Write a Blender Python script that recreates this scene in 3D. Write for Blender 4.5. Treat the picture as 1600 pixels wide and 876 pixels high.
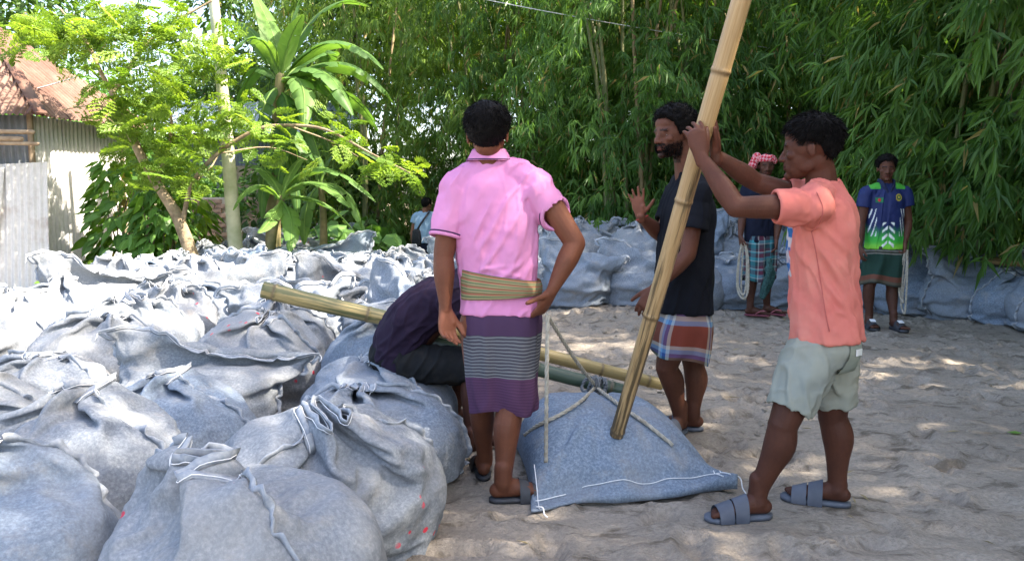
import bpy, bmesh, math, random, time
import numpy as np
from mathutils import Vector, Matrix

T0 = time.time()
for _o in list(bpy.data.objects):
    bpy.data.objects.remove(_o)
SC = bpy.context.scene
COL = SC.collection
rad = math.radians

# ---------------------------------------------------------------- camera
CAM_Z, FPX, TILT = 1.22, 1250.0, math.atan((438 - 310) / 1250.0)
cam = bpy.data.cameras.new('camera')
cam.sensor_width = 36.0
cam.lens = 36.0 * FPX / 1600.0
cam.clip_start = 0.05
cam.clip_end = 900.0
cam_o = bpy.data.objects.new('camera', cam)
cam_o.location = (0, 0, CAM_Z)
cam_o.rotation_euler = (math.pi / 2 - TILT, 0, 0)
COL.objects.link(cam_o)
SC.camera = cam_o

# ---------------------------------------------------------------- sky, sun, exposure
SUN_EL, SUN_AZ = rad(50), rad(103)          # azimuth from straight ahead (+Y) towards the right (+X)
world = bpy.data.worlds.new('World')
SC.world = world
world.use_nodes = True
_nt = world.node_tree
_sky = _nt.nodes.new('ShaderNodeTexSky')
_sky.sky_type = 'NISHITA'
_sky.sun_disc = False
_sky.sun_elevation = SUN_EL
_sky.sun_rotation = SUN_AZ
_sky.air_density = 1.0
_sky.dust_density = 3.0
_sky.ozone_density = .6
_nt.links.new(_sky.outputs[0], _nt.nodes['Background'].inputs[0])
_nt.nodes['Background'].inputs[1].default_value = 0.15
sun = bpy.data.lights.new('sun', 'SUN')
sun.energy = 5.0
sun.angle = rad(0.55)
sun.color = (1.0, 0.93, 0.82)
sun_o = bpy.data.objects.new('sun', sun)
_d = Vector((math.sin(SUN_AZ) * math.cos(SUN_EL), math.cos(SUN_AZ) * math.cos(SUN_EL), math.sin(SUN_EL)))
SUNV = np.array(_d)
sun_o.rotation_euler = _d.to_track_quat('Z', 'Y').to_euler()
sun_o.location = (20, 12, 30)
COL.objects.link(sun_o)
SC.view_settings.view_transform = 'Standard'
SC.view_settings.look = 'None'
SC.view_settings.exposure = 2.2
SC.view_settings.gamma = 1.0
SC.view_settings.use_white_balance = True      # the camera's white balance is set for the shade
SC.view_settings.white_balance_temperature = 6750
SC.view_settings.white_balance_tint = 12
SC.view_settings.use_curve_mapping = False
SC.cycles.max_bounces = 6
SC.cycles.diffuse_bounces = 3
SC.cycles.transparent_max_bounces = 6
SC.cycles.transmission_bounces = 4
SC.cycles.sample_clamp_indirect = 6.0
SC.cycles.use_denoising = True

# ---------------------------------------------------------------- helpers: measuring
CT, ST = math.cos(TILT), math.sin(TILT)

def ray(px, py):
    cx, cy = (px - 800) / FPX, (438 - py) / FPX
    return np.array([cx, CT + cy * ST, -ST + cy * CT])

def P(px, py, Y):
    "the point at distance Y in front of the camera that the photograph shows at (px, py)"
    d = ray(px, py)
    return np.array([0, 0, CAM_Z]) + d * (Y / d[1])

def G(px, py, z=0.0):
    "the point of the ground at (px, py)"
    d = ray(px, py)
    return np.array([0, 0, CAM_Z]) + d * ((z - CAM_Z) / d[2])

def A(*v):
    return np.array(v, float)

def nrm(v):
    v = np.asarray(v, float)
    return v / max(1e-9, np.linalg.norm(v))

def nrms(v):
    return v / np.maximum(1e-9, np.linalg.norm(v, axis=-1, keepdims=True))

def sstep(a, b, x):
    t = np.clip((x - a) / (b - a), 0, 1)
    return t * t * (3 - 2 * t)

# ---------------------------------------------------------------- helpers: noise
def _hash(ix, iy, iz, seed):
    h = (ix.astype(np.int64) * 374761393 + iy.astype(np.int64) * 668265263 + iz.astype(np.int64) * 2147483647 + seed * 974634777) & 0xFFFFFFFF
    h = ((h ^ (h >> 13)) * 1274126177) & 0xFFFFFFFF
    h = ((h ^ (h >> 16)) * 2246822519) & 0xFFFFFFFF
    return ((h ^ (h >> 15)) & 0xFFFFFF) / float(0xFFFFFF) * 2 - 1

def vnoise(p, seed=0):
    p = np.asarray(p, float)
    i = np.floor(p)
    f = p - i
    f = f * f * f * (f * (f * 6 - 15) + 10)
    ix, iy, iz = i[:, 0], i[:, 1], i[:, 2]
    r = 0
    for dx in (0, 1):
        wx = f[:, 0] if dx else 1 - f[:, 0]
        for dy in (0, 1):
            wy = f[:, 1] if dy else 1 - f[:, 1]
            for dz in (0, 1):
                wz = f[:, 2] if dz else 1 - f[:, 2]
                r = r + wx * wy * wz * _hash(ix + dx, iy + dy, iz + dz, seed)
    return r

def fbm(p, octv=3, seed=0):
    r, a = 0, 1.0
    p = np.asarray(p, float)
    for k in range(octv):
        r = r + a * vnoise(p * 2 ** k + 17.3 * k, seed + k)
        a *= .5
    return r

# ---------------------------------------------------------------- helpers: meshes
def mk(name, V, F, mat=None, parent=None, smooth=True, uv=None, attr=None, col=None, mats=None, fmat=None):
    """one mesh object; F is an array (n,k) or a list of such arrays; uv per vertex; attr {name: per-vertex float};
    col per-vertex rgb"""
    V = np.asarray(V, float).reshape(-1, 3)
    if parent is not None and parent.get('_org') is not None:
        V = V - np.array(parent['_org'])
    Fs = F if isinstance(F, list) else [F]
    Fs = [np.asarray(f, np.int64) for f in Fs if len(f)]
    me = bpy.data.meshes.new(name)
    me.vertices.add(len(V))
    me.vertices.foreach_set('co', V.ravel())
    li = np.concatenate([f.ravel() for f in Fs])
    tot = np.concatenate([np.full(len(f), f.shape[1]) for f in Fs])
    st = np.concatenate([[0], np.cumsum(tot)[:-1]])
    me.loops.add(len(li))
    me.loops.foreach_set('vertex_index', li)
    me.polygons.add(len(tot))
    me.polygons.foreach_set('loop_start', st)
    me.polygons.foreach_set('loop_total', tot)
    if fmat is not None:
        me.polygons.foreach_set('material_index', np.asarray(fmat, np.int32))
    me.update(calc_edges=True)
    me.polygons.foreach_set('use_smooth', np.full(len(tot), bool(smooth)))
    if uv is not None:
        lay = me.uv_layers.new(name='UVMap')
        lay.data.foreach_set('uv', np.asarray(uv, float)[li].ravel())
    if attr:
        for k, a in attr.items():
            at = me.attributes.new(k, 'FLOAT', 'POINT')
            at.data.foreach_set('value', np.asarray(a, float))
    if col is not None:
        at = me.attributes.new('Col', 'FLOAT_COLOR', 'POINT')
        at.data.foreach_set('color', np.concatenate([col, np.ones((len(col), 1))], 1).ravel())
    for m in (mats or ([mat] if mat else [])):
        me.materials.append(m)
    o = bpy.data.objects.new(name, me)
    COL.objects.link(o)
    if parent is not None:
        o.parent = parent
        if parent.get('_org') is not None:
            o['_org'] = list(parent['_org'])
    return o

def empty(name, loc=(0, 0, 0), rz=0.0):
    o = bpy.data.objects.new(name, None)
    o.empty_display_size = .1
    o.location = tuple(float(x) for x in loc)
    o.rotation_euler = (0, 0, rz)
    COL.objects.link(o)
    return o

def org(o, loc):
    "children of o give their vertices in world coordinates; o stands at loc"
    o.location = tuple(float(x) for x in loc)
    o['_org'] = [float(x) for x in loc]
    return o

def tag(o, label=None, cat=None, group=None, kind=None):
    if label: o['label'] = label
    if cat: o['category'] = cat
    if group: o['group'] = group
    if kind: o['kind'] = kind
    return o

def copy_tree(o, parent=None):
    c = o.copy()
    COL.objects.link(c)
    if parent is not None:
        c.parent = parent
    for ch in list(o.children):
        copy_tree(ch, c)
    return c

def join(parts):
    Vs, Fs, n = [], {}, 0
    for V, F in parts:
        for f in (F if isinstance(F, list) else [F]):
            f = np.asarray(f)
            if len(f):
                Fs.setdefault(f.shape[1], []).append(f + n)
        Vs.append(V)
        n += len(V)
    return np.concatenate(Vs), [np.concatenate(f) for f in Fs.values()]

def catmull(pts, m):
    pts = np.asarray(pts, float)
    n = len(pts)
    if n < 3:
        t = np.linspace(0, 1, m * (n - 1) + 1)[:, None]
        return pts[0] * (1 - t) + pts[-1] * t
    q = np.concatenate([[2 * pts[0] - pts[1]], pts, [2 * pts[-1] - pts[-2]]])
    out = []
    for i in range(n - 1):
        p0, p1, p2, p3 = q[i:i + 4]
        for k in range(m):
            t = k / m
            out.append(.5 * (2 * p1 + (p2 - p0) * t + (2 * p0 - 5 * p1 + 4 * p2 - p3) * t * t + (3 * p1 - p0 - 3 * p2 + p3) * t ** 3))
    out.append(pts[-1])
    return np.array(out)

def rings(C, X, Y, seg=20, ex=2.0, caps=True, closed=False):
    "rings at centres C with half axes X, Y (already scaled); superellipse exponent ex"
    C, X, Y = (np.asarray(a, float) for a in (C, X, Y))
    th = np.linspace(0, 2 * np.pi, seg, endpoint=False)
    e = 2.0 / ex
    c = np.sign(np.cos(th)) * np.abs(np.cos(th)) ** e
    s = np.sign(np.sin(th)) * np.abs(np.sin(th)) ** e
    V = (C[:, None] + X[:, None] * c[None, :, None] + Y[:, None] * s[None, :, None]).reshape(-1, 3)
    n = len(C)
    i = np.arange(seg)
    F = []
    for j in range(n - 1 if not closed else n):
        j2 = (j + 1) % n
        F.append(np.stack([j * seg + i, j * seg + (i + 1) % seg, j2 * seg + (i + 1) % seg, j2 * seg + i], 1))
    F = [np.concatenate(F)]
    if caps and not closed:
        V = np.concatenate([V, [C[0]], [C[-1]]])
        a, b = n * seg, n * seg + 1
        F.append(np.concatenate([np.stack([np.full(seg, a), (i + 1) % seg, i], 1),
                                 np.stack([np.full(seg, b), (n - 1) * seg + i, (n - 1) * seg + (i + 1) % seg], 1)]))
    return V, F

def frames(pts, hint):
    pts = np.asarray(pts, float)
    t = nrms(np.gradient(pts, axis=0))
    h = np.broadcast_to(np.asarray(hint, float), pts.shape)
    b = h - (h * t).sum(1)[:, None] * t
    bad = np.linalg.norm(b, axis=1) < 1e-3
    b[bad] = np.cross(t[bad], A(.3, .5, .8))
    b = nrms(b)
    return t, np.cross(b, t), b

def limb(pts, radii, hint=(0, 1, 0), seg=16, m=4, round_ends=True, ex=2.0):
    "smooth tapered tube; radii (n,) or (n,2): across, along hint"
    pts = np.asarray(pts, float)
    r = np.asarray(radii, float)
    if r.ndim == 1:
        r = np.stack([r, r], 1)
    p = catmull(pts, m)
    t0, t1 = np.linspace(0, 1, len(r)), np.linspace(0, 1, len(p))
    rr = catmull(np.concatenate([r, np.zeros((len(r), 1))], 1), m)[:, :2] if len(r) > 2 else np.stack([np.interp(t1, t0, r[:, k]) for k in (0, 1)], 1)
    rr = np.maximum(rr, 1e-4)
    t, a, b = frames(p, hint)
    if round_ends:
        f = [(.985, .18), (.86, .5), (.5, .86), (.16, .985)]
        q0 = [(p[0] - t[0] * rr[0].mean() * y, rr[0] * x) for x, y in f][::-1]
        q1 = [(p[-1] + t[-1] * rr[-1].mean() * y, rr[-1] * x) for x, y in f]
        p = np.concatenate([[q[0] for q in q0], p, [q[0] for q in q1]])
        rr = np.concatenate([[q[1] for q in q0], rr, [q[1] for q in q1]])
        a = np.concatenate([np.repeat(a[:1], 4, 0), a, np.repeat(a[-1:], 4, 0)])
        b = np.concatenate([np.repeat(b[:1], 4, 0), b, np.repeat(b[-1:], 4, 0)])
    return rings(p, a * rr[:, :1], b * rr[:, 1:], seg, ex)

def tube(pts, r, seg=8, m=1, closed=False, hint=(.21, .37, .9)):
    p = np.asarray(pts, float) if m <= 1 else catmull(pts, m)
    t, a, b = frames(p, hint)
    r = np.broadcast_to(np.asarray(r, float).reshape(-1, 1) if np.ndim(r) else np.full((len(p), 1), r), (len(p), 1))
    return rings(p, a * r, b * r, seg, 2.0, True, closed)

def ell(c, ax, seg=20, nr=12):
    "ellipsoid; ax rows are the three half axes"
    ax = np.asarray(ax, float)
    if ax.ndim == 1:
        ax = np.diag(ax)
    ph = np.linspace(-np.pi / 2 + .12, np.pi / 2 - .12, nr)
    return rings(np.asarray(c) + np.sin(ph)[:, None] * ax[2], np.cos(ph)[:, None] * ax[0], np.cos(ph)[:, None] * ax[1], seg)

BOXF = np.array([[0, 3, 2, 1], [4, 5, 6, 7], [0, 1, 5, 4], [1, 2, 6, 5], [2, 3, 7, 6], [3, 0, 4, 7]])

def box(c, ax):
    "box with centre c and half-axis rows ax"
    ax = np.asarray(ax, float)
    if ax.ndim == 1:
        ax = np.diag(ax)
    s = np.array([[-1, -1, -1], [1, -1, -1], [1, 1, -1], [-1, 1, -1], [-1, -1, 1], [1, -1, 1], [1, 1, 1], [-1, 1, 1]])
    return np.asarray(c) + s @ ax, BOXF

def grid_faces(nu, nv, wrap=False):
    "quads of a grid with nv rows of nu vertices"
    i = np.arange(nu if wrap else nu - 1)
    return np.concatenate([np.stack([j * nu + i, j * nu + (i + 1) % nu, (j + 1) * nu + (i + 1) % nu, (j + 1) * nu + i], 1) for j in range(nv - 1)])

def vnormals(V, F):
    N = np.zeros_like(V)
    for f in (F if isinstance(F, list) else [F]):
        n = np.cross(V[f[:, 1]] - V[f[:, 0]], V[f[:, 2]] - V[f[:, 0]])
        if f.shape[1] == 4:
            n = n + np.cross(V[f[:, 2]] - V[f[:, 0]], V[f[:, 3]] - V[f[:, 0]])
        for k in range(f.shape[1]):
            np.add.at(N, f[:, k], n)
    return nrms(N)

def remesh(parts, vox, it=4, fac=.5):
    "union of closed shapes as one continuous surface"
    V, F = join(parts)
    o = mk('tmp', V, F)
    m = o.modifiers.new('r', 'REMESH')
    m.mode = 'VOXEL'
    m.voxel_size = vox
    if it:
        s = o.modifiers.new('s', 'SMOOTH')
        s.factor = fac
        s.iterations = it
    dg = bpy.context.evaluated_depsgraph_get()
    e = o.evaluated_get(dg).data
    n = len(e.vertices)
    co = np.empty(n * 3)
    e.vertices.foreach_get('co', co)
    lt = np.empty(len(e.polygons), np.int32)
    e.polygons.foreach_get('loop_total', lt)
    li = np.empty(len(e.loops), np.int32)
    e.loops.foreach_get('vertex_index', li)
    if (lt == 4).all():
        Fo = [li.reshape(-1, 4).astype(np.int64)]
    else:
        st = np.concatenate([[0], np.cumsum(lt)[:-1]])
        Fo = [np.stack([li[st[lt == k] + q] for q in range(k)], 1).astype(np.int64) for k in np.unique(lt)]
    me = o.data
    bpy.data.objects.remove(o)
    bpy.data.meshes.remove(me)
    return co.reshape(-1, 3), Fo

# ---------------------------------------------------------------- helpers: materials
def material(name, rough=.8, spec=.3):
    m = bpy.data.materials.new(name)
    m.use_nodes = True
    nt = m.node_tree
    b = nt.nodes['Principled BSDF']
    b.inputs['Roughness'].default_value = rough
    b.inputs['Specular IOR Level'].default_value = spec
    return m, nt, b

def nd(nt, t, **kw):
    n = nt.nodes.new('ShaderNode' + t)
    for k, v in kw.items():
        if k.startswith('i_'):
            key = k[2:]
            s = n.inputs[int(key)] if key.isdigit() else n.inputs[key.replace('_', ' ')]
            if isinstance(v, bpy.types.NodeSocket):
                nt.links.new(v, s)
            else:
                s.default_value = v
        else:
            setattr(n, k, v)
    return n

def c4(c):
    return (c[0], c[1], c[2], 1.0)

def ramp(nt, fac, stops, interp='LINEAR'):
    r = nt.nodes.new('ShaderNodeValToRGB')
    r.color_ramp.interpolation = interp
    e = r.color_ramp.elements
    while len(e) < len(stops):
        e.new(.5)
    for q, (p, c) in zip(e, stops):
        q.position = p
        q.color = c4(c) if hasattr(c, '__len__') else (c, c, c, 1)
    nt.links.new(fac, r.inputs[0])
    return r.outputs[0]

def mix(nt, fac, a, b, mode='MIX'):
    n = nt.nodes.new('ShaderNodeMix')
    n.data_type = 'RGBA'
    n.blend_type = mode
    for s, v in ((n.inputs[0], fac), (n.inputs[6], a), (n.inputs[7], b)):
        if isinstance(v, bpy.types.NodeSocket):
            nt.links.new(v, s)
        else:
            s.default_value = c4(v) if hasattr(v, '__len__') else v
    return n.outputs[2]

def math_(nt, op, a, b=0.0, c=0.0):
    n = nt.nodes.new('ShaderNodeMath')
    n.operation = op
    for s, v in zip(n.inputs, (a, b, c)):
        if isinstance(v, bpy.types.NodeSocket):
            nt.links.new(v, s)
        else:
            s.default_value = v
    return n.outputs[0]

def obj_co(nt):
    return nd(nt, 'TexCoord').outputs['Object']

def noise_(nt, vec, scale, detail=3, rough=.55, dist=0.0):
    return nd(nt, 'TexNoise', i_Vector=vec, i_Scale=scale, i_Detail=detail, i_Roughness=rough, i_Distortion=dist).outputs[0]

def scaled(nt, vec, s, rot=(0, 0, 0), loc=(0, 0, 0)):
    return nd(nt, 'Mapping', i_Vector=vec, i_Scale=s, i_Rotation=rot, i_Location=loc).outputs[0]

def bump(nt, b, height, strength=.3, dist=.01):
    n = nd(nt, 'Bump', i_Height=height, i_Strength=strength, i_Distance=dist)
    nt.links.new(n.outputs[0], b.inputs['Normal'])

def mottled(name, c1, c2, scale=20, rough=.8, spec=.3, bscale=None, bstr=.2, bdist=.005, detail=4):
    "plain material: two tones by noise, fine relief"
    m, nt, b = material(name, rough, spec)
    v = obj_co(nt)
    n = noise_(nt, v, scale, detail)
    nt.links.new(ramp(nt, n, [(.3, c1), (.7, c2)]), b.inputs['Base Color'])
    if bscale:
        bump(nt, b, noise_(nt, v, bscale, 3), bstr, bdist)
    return m
# ================================================================ the setting: ground
def sand_material():
    m, nt, b = material('sand', .92, .15)
    v = obj_co(nt)
    big = noise_(nt, v, .9, 4, .6)
    mid = noise_(nt, scaled(nt, v, (1, 1.6, 1)), 5.0, 5, .65, .6)
    fine = noise_(nt, v, 55, 4, .7)
    c = ramp(nt, big, [(.3, (.255, .218, .175)), (.7, (.385, .335, .275))])
    c = mix(nt, ramp(nt, mid, [(.34, 1), (.47, 0)]), c, (.13, .108, .082))
    c = mix(nt, math_(nt, 'MULTIPLY', ramp(nt, fine, [(.35, 1), (.62, 0)]), .45), c, (.14, .12, .095))
    c = mix(nt, ramp(nt, noise_(nt, v, 170, 2, .7), [(.62, 0), (.75, .5)]), c, (.52, .465, .39))
    # the sand gives way to dark soil and litter under the plants
    sep = nd(nt, 'SeparateXYZ', i_0=v)
    edge = math_(nt, 'ADD', sep.outputs[1], math_(nt, 'MULTIPLY', big, 1.5))
    c = mix(nt, ramp(nt, math_(nt, 'DIVIDE', edge, 40.0), [(.295, 0), (.335, 1)]), c, mix(nt, fine, (.075, .06, .035), (.16, .13, .075)))
    nt.links.new(c, b.inputs['Base Color'])
    h = math_(nt, 'ADD', math_(nt, 'MULTIPLY', mid, 1.6), math_(nt, 'ADD', math_(nt, 'MULTIPLY', fine, .6), math_(nt, 'MULTIPLY', noise_(nt, v, 19, 4, .7, 1.0), 1.0)))
    bump(nt, b, h, .65, .024)
    return m

def spaced(lo, hi, near_lo, near_hi, step, grow=1.13):
    mid = list(np.arange(near_lo, near_hi, step))
    up, x, s = [], near_hi, step
    while x < hi:
        up.append(x); s *= grow; x += s
    up.append(hi)
    dn, x, s = [], near_lo, step
    while x > lo:
        s *= grow; x -= s; dn.append(max(x, lo))
    return np.array(dn[::-1] + mid + up)

def ground_z(x, y):
    p = np.stack([x, y, np.zeros_like(x)], 1)
    near = 1 - sstep(9.5, 12.5, y)
    z = .035 * fbm(p * .8, 2, 3) * near
    r = 1 - np.abs(vnoise(p * A(3.2, 5.0, 1) + .5 * fbm(p * 4, 2, 9)[:, None], 5))
    z += .026 * (sstep(.62, 1.0, r) - .3) * near * sstep(-.5, .4, vnoise(p * .9, 21))
    z += .008 * fbm(p * A(9, 14, 1), 3, 11) * near
    z -= .40 * np.exp(-((x + 1.55) ** 2 + (y - 14.0) ** 2) / 1.5)
    return z

xs = spaced(-300, 300, -4.2, 5.2, .028)
ys = spaced(-40, 500, 1.9, 9.4, .032)
gx, gy = np.meshgrid(xs, ys)
gx, gy = gx.ravel(), gy.ravel()
gz = ground_z(gx, gy)
# hollows of many footprints
rngf = np.random.default_rng(12)
for k in range(420):
    fx, fy, fa = rngf.uniform(-.3, 5.2), rngf.uniform(2.1, 9), rngf.uniform(0, 6.28)
    sel = (np.abs(gx - fx) < .3) & (np.abs(gy - fy) < .3)
    dx, dy = gx[sel] - fx, gy[sel] - fy
    u, w = dx * math.cos(fa) + dy * math.sin(fa), -dx * math.sin(fa) + dy * math.cos(fa)
    q = np.sqrt((u / .135) ** 2 + (w / .055) ** 2)
    gz[sel] += -.026 * (1 - sstep(.6, 1.05, q)) * (1 + .3 * np.sin(u * 60)) + .014 * np.exp(-((q - 1.25) / .25) ** 2)
gz -= .012
# trodden flat where the men stand
for fx, fy in [(1190, 806), (1130, 806), (1318, 792), (1260, 782), (775, 780), (812, 776), (757, 745), (1070, 668), (1045, 682), (1085, 668), (1050, 662), (1178, 490), (1200, 490), (1358, 508), (1396, 516), (735, 708), (705, 662)]:
    q = G(fx, fy)
    w_ = np.exp(-(((gx - q[0]) ** 2 + (gy - q[1]) ** 2) / .17 ** 2) ** 2)
    gz = gz * (1 - w_) - .002 * w_
gz[gy > 12.5] -= .0
ground = mk('ground', np.stack([gx, gy, gz], 1), grid_faces(len(xs), len(ys)), sand_material())
tag(ground, kind='structure')
# clods of kicked-up sand, bits of straw and dry leaf lying about
rngc = np.random.default_rng(77)
T_ = []
for k in range(1500):
    x, y = rngc.uniform(-.25, 4.6), 2.0 + 7 * rngc.random() ** 1.4
    if vnoise(np.array([[x * 1.1, y * 1.1, 3.0]]), 4)[0] < -.1: continue
    r = .004 + .014 * rngc.random() ** 3
    z = float(ground_z(np.array([x]), np.array([y]))[0]) - .012
    V_, F_ = ell(A(x, y, z + r * .2), np.diag(A(r * rngc.uniform(.8, 1.7), r * rngc.uniform(.8, 1.4), r * .7)), 6, 4)
    T_.append((V_ + rngc.normal(0, r * .16, V_.shape), F_))
tag(mk('sand_clods', *join(T_), mat=mottled('clod', (.15, .13, .10), (.33, .29, .235), 30, .95, .1), smooth=False), 'small clods of kicked up sand scattered over the clearing', 'sand', None, 'stuff')
B_, D_, L_ = [], [], []
for k in range(340):
    x, y = rngc.uniform(-.3, 6.5), 2.0 + 8 * rngc.random()
    if y < 7.5 and rngc.random() < .55: continue
    B_.append((x, y, float(ground_z(np.array([x]), np.array([y]))[0]) - .004)); a_ = rngc.random() * 6.283
    D_.append((math.cos(a_), math.sin(a_), rngc.uniform(0, .25))); L_.append(rngc.uniform(.03, .12))
B_, D_, L_ = np.array(B_), nrms(np.array(D_)), np.array(L_)
S_ = nrms(np.cross(D_, A(0, 0, 1)))
W_ = (L_ * .07)[:, None]
V_ = np.stack([B_, B_ + D_ * L_[:, None] * .4 + S_ * W_ + A(0, 0, .004), B_ + D_ * L_[:, None], B_ + D_ * L_[:, None] * .4 - S_ * W_ + A(0, 0, .004)], 1).reshape(-1, 3)
tag(mk('leaf_litter', V_, np.arange(len(V_)).reshape(-1, 4), mottled('dry_leaf', (.10, .085, .04), (.34, .27, .14), 3, .9), smooth=False), 'dry bamboo leaves and straw scattered on the sand', 'litter', None, 'stuff')

def zg(x, y):
    "height of the ground without footprints"
    return float(ground_z(np.array([x], float), np.array([y], float))[0]) - .012
# ================================================================ sandbags
def felt_material(name, tint=(1, 1, 1), marks=False):
    m, nt, b = material(name, .95, .1)
    v = obj_co(nt)
    rnd = nd(nt, 'ObjectInfo').outputs['Random']
    off = nd(nt, 'VectorMath', operation='ADD', i_0=v)
    cx = nd(nt, 'CombineXYZ', i_X=math_(nt, 'MULTIPLY', rnd, 37.0), i_Y=math_(nt, 'MULTIPLY', rnd, 11.0))
    nt.links.new(cx.outputs[0], off.inputs[1])
    w = off.outputs[0]
    heather = noise_(nt, w, 85, 4, .75)
    patch = noise_(nt, w, 3.2, 4, .6)
    t = tint
    c = ramp(nt, heather, [(.28, (.105 * t[0], .133 * t[1], .170 * t[2])), (.5, (.19 * t[0], .222 * t[1], .260 * t[2])), (.74, (.35 * t[0], .38 * t[1], .41 * t[2]))])
    c = mix(nt, ramp(nt, patch, [(.42, 0), (.68, .4)]), c, (.27, .265, .255))
    c = mix(nt, ramp(nt, rnd, [(0, 0), (1, .3)]), c, (.27, .272, .27))
    # sandy dust towards wear spots
    c = mix(nt, ramp(nt, noise_(nt, w, 7, 5, .7), [(.55, 0), (.74, .4)]), c, (.36, .32, .265))
    if marks:
        red = noise_(nt, scaled(nt, w, (1, 1.5, 1)), 3.4, 3, .7, .8)
        c = mix(nt, ramp(nt, red, [(.735, 0), (.76, .85)]), c, (.62, .07, .09))
        dots = nd(nt, 'TexVoronoi', i_Vector=w, i_Scale=16.0).outputs[0]
        near = ramp(nt, noise_(nt, w, 3.0, 1), [(.62, 0), (.66, 1)])
        c = mix(nt, math_(nt, 'MULTIPLY', ramp(nt, dots, [(.16, 1), (.2, 0)]), near), c, (.6, .05, .08))
    nt.links.new(c, b.inputs['Base Color'])
    h = math_(nt, 'ADD', math_(nt, 'MULTIPLY', heather, .35), noise_(nt, w, 14, 4, .6))
    w1 = noise_(nt, scaled(nt, w, (1, 1, 1.7)), 5.5, 3, .55, 1.2)
    w2 = noise_(nt, scaled(nt, w, (1.6, 1, 1), (.4, .8, .3)), 11, 2, .5, .8)
    cr = math_(nt, 'ADD', math_(nt, 'ABSOLUTE', math_(nt, 'SUBTRACT', w1, .5)), math_(nt, 'MULTIPLY', math_(nt, 'ABSOLUTE', math_(nt, 'SUBTRACT', w2, .5)), .6))
    bump(nt, b, math_(nt, 'ADD', math_(nt, 'MULTIPLY', h, .35), math_(nt, 'MULTIPLY', cr, -1.2)), .22, .03)
    return m

FELT = [felt_material('grey_felt'), felt_material('grey_felt_marked', (1.04, 1.01, .98), True), felt_material('blue_grey_felt', (.86, .96, 1.06)), felt_material('pale_felt', (1.06, 1.03, .98))]
FELT_EDGE = mottled('felt_edge', (.24, .27, .31), (.38, .40, .42), 60, .95, .1)
THREAD = mottled('white_thread', (.72, .72, .72), (.85, .85, .84), 80, .8, .2)

def spow(v, p):
    return np.sign(v) * np.abs(v) ** p

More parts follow.
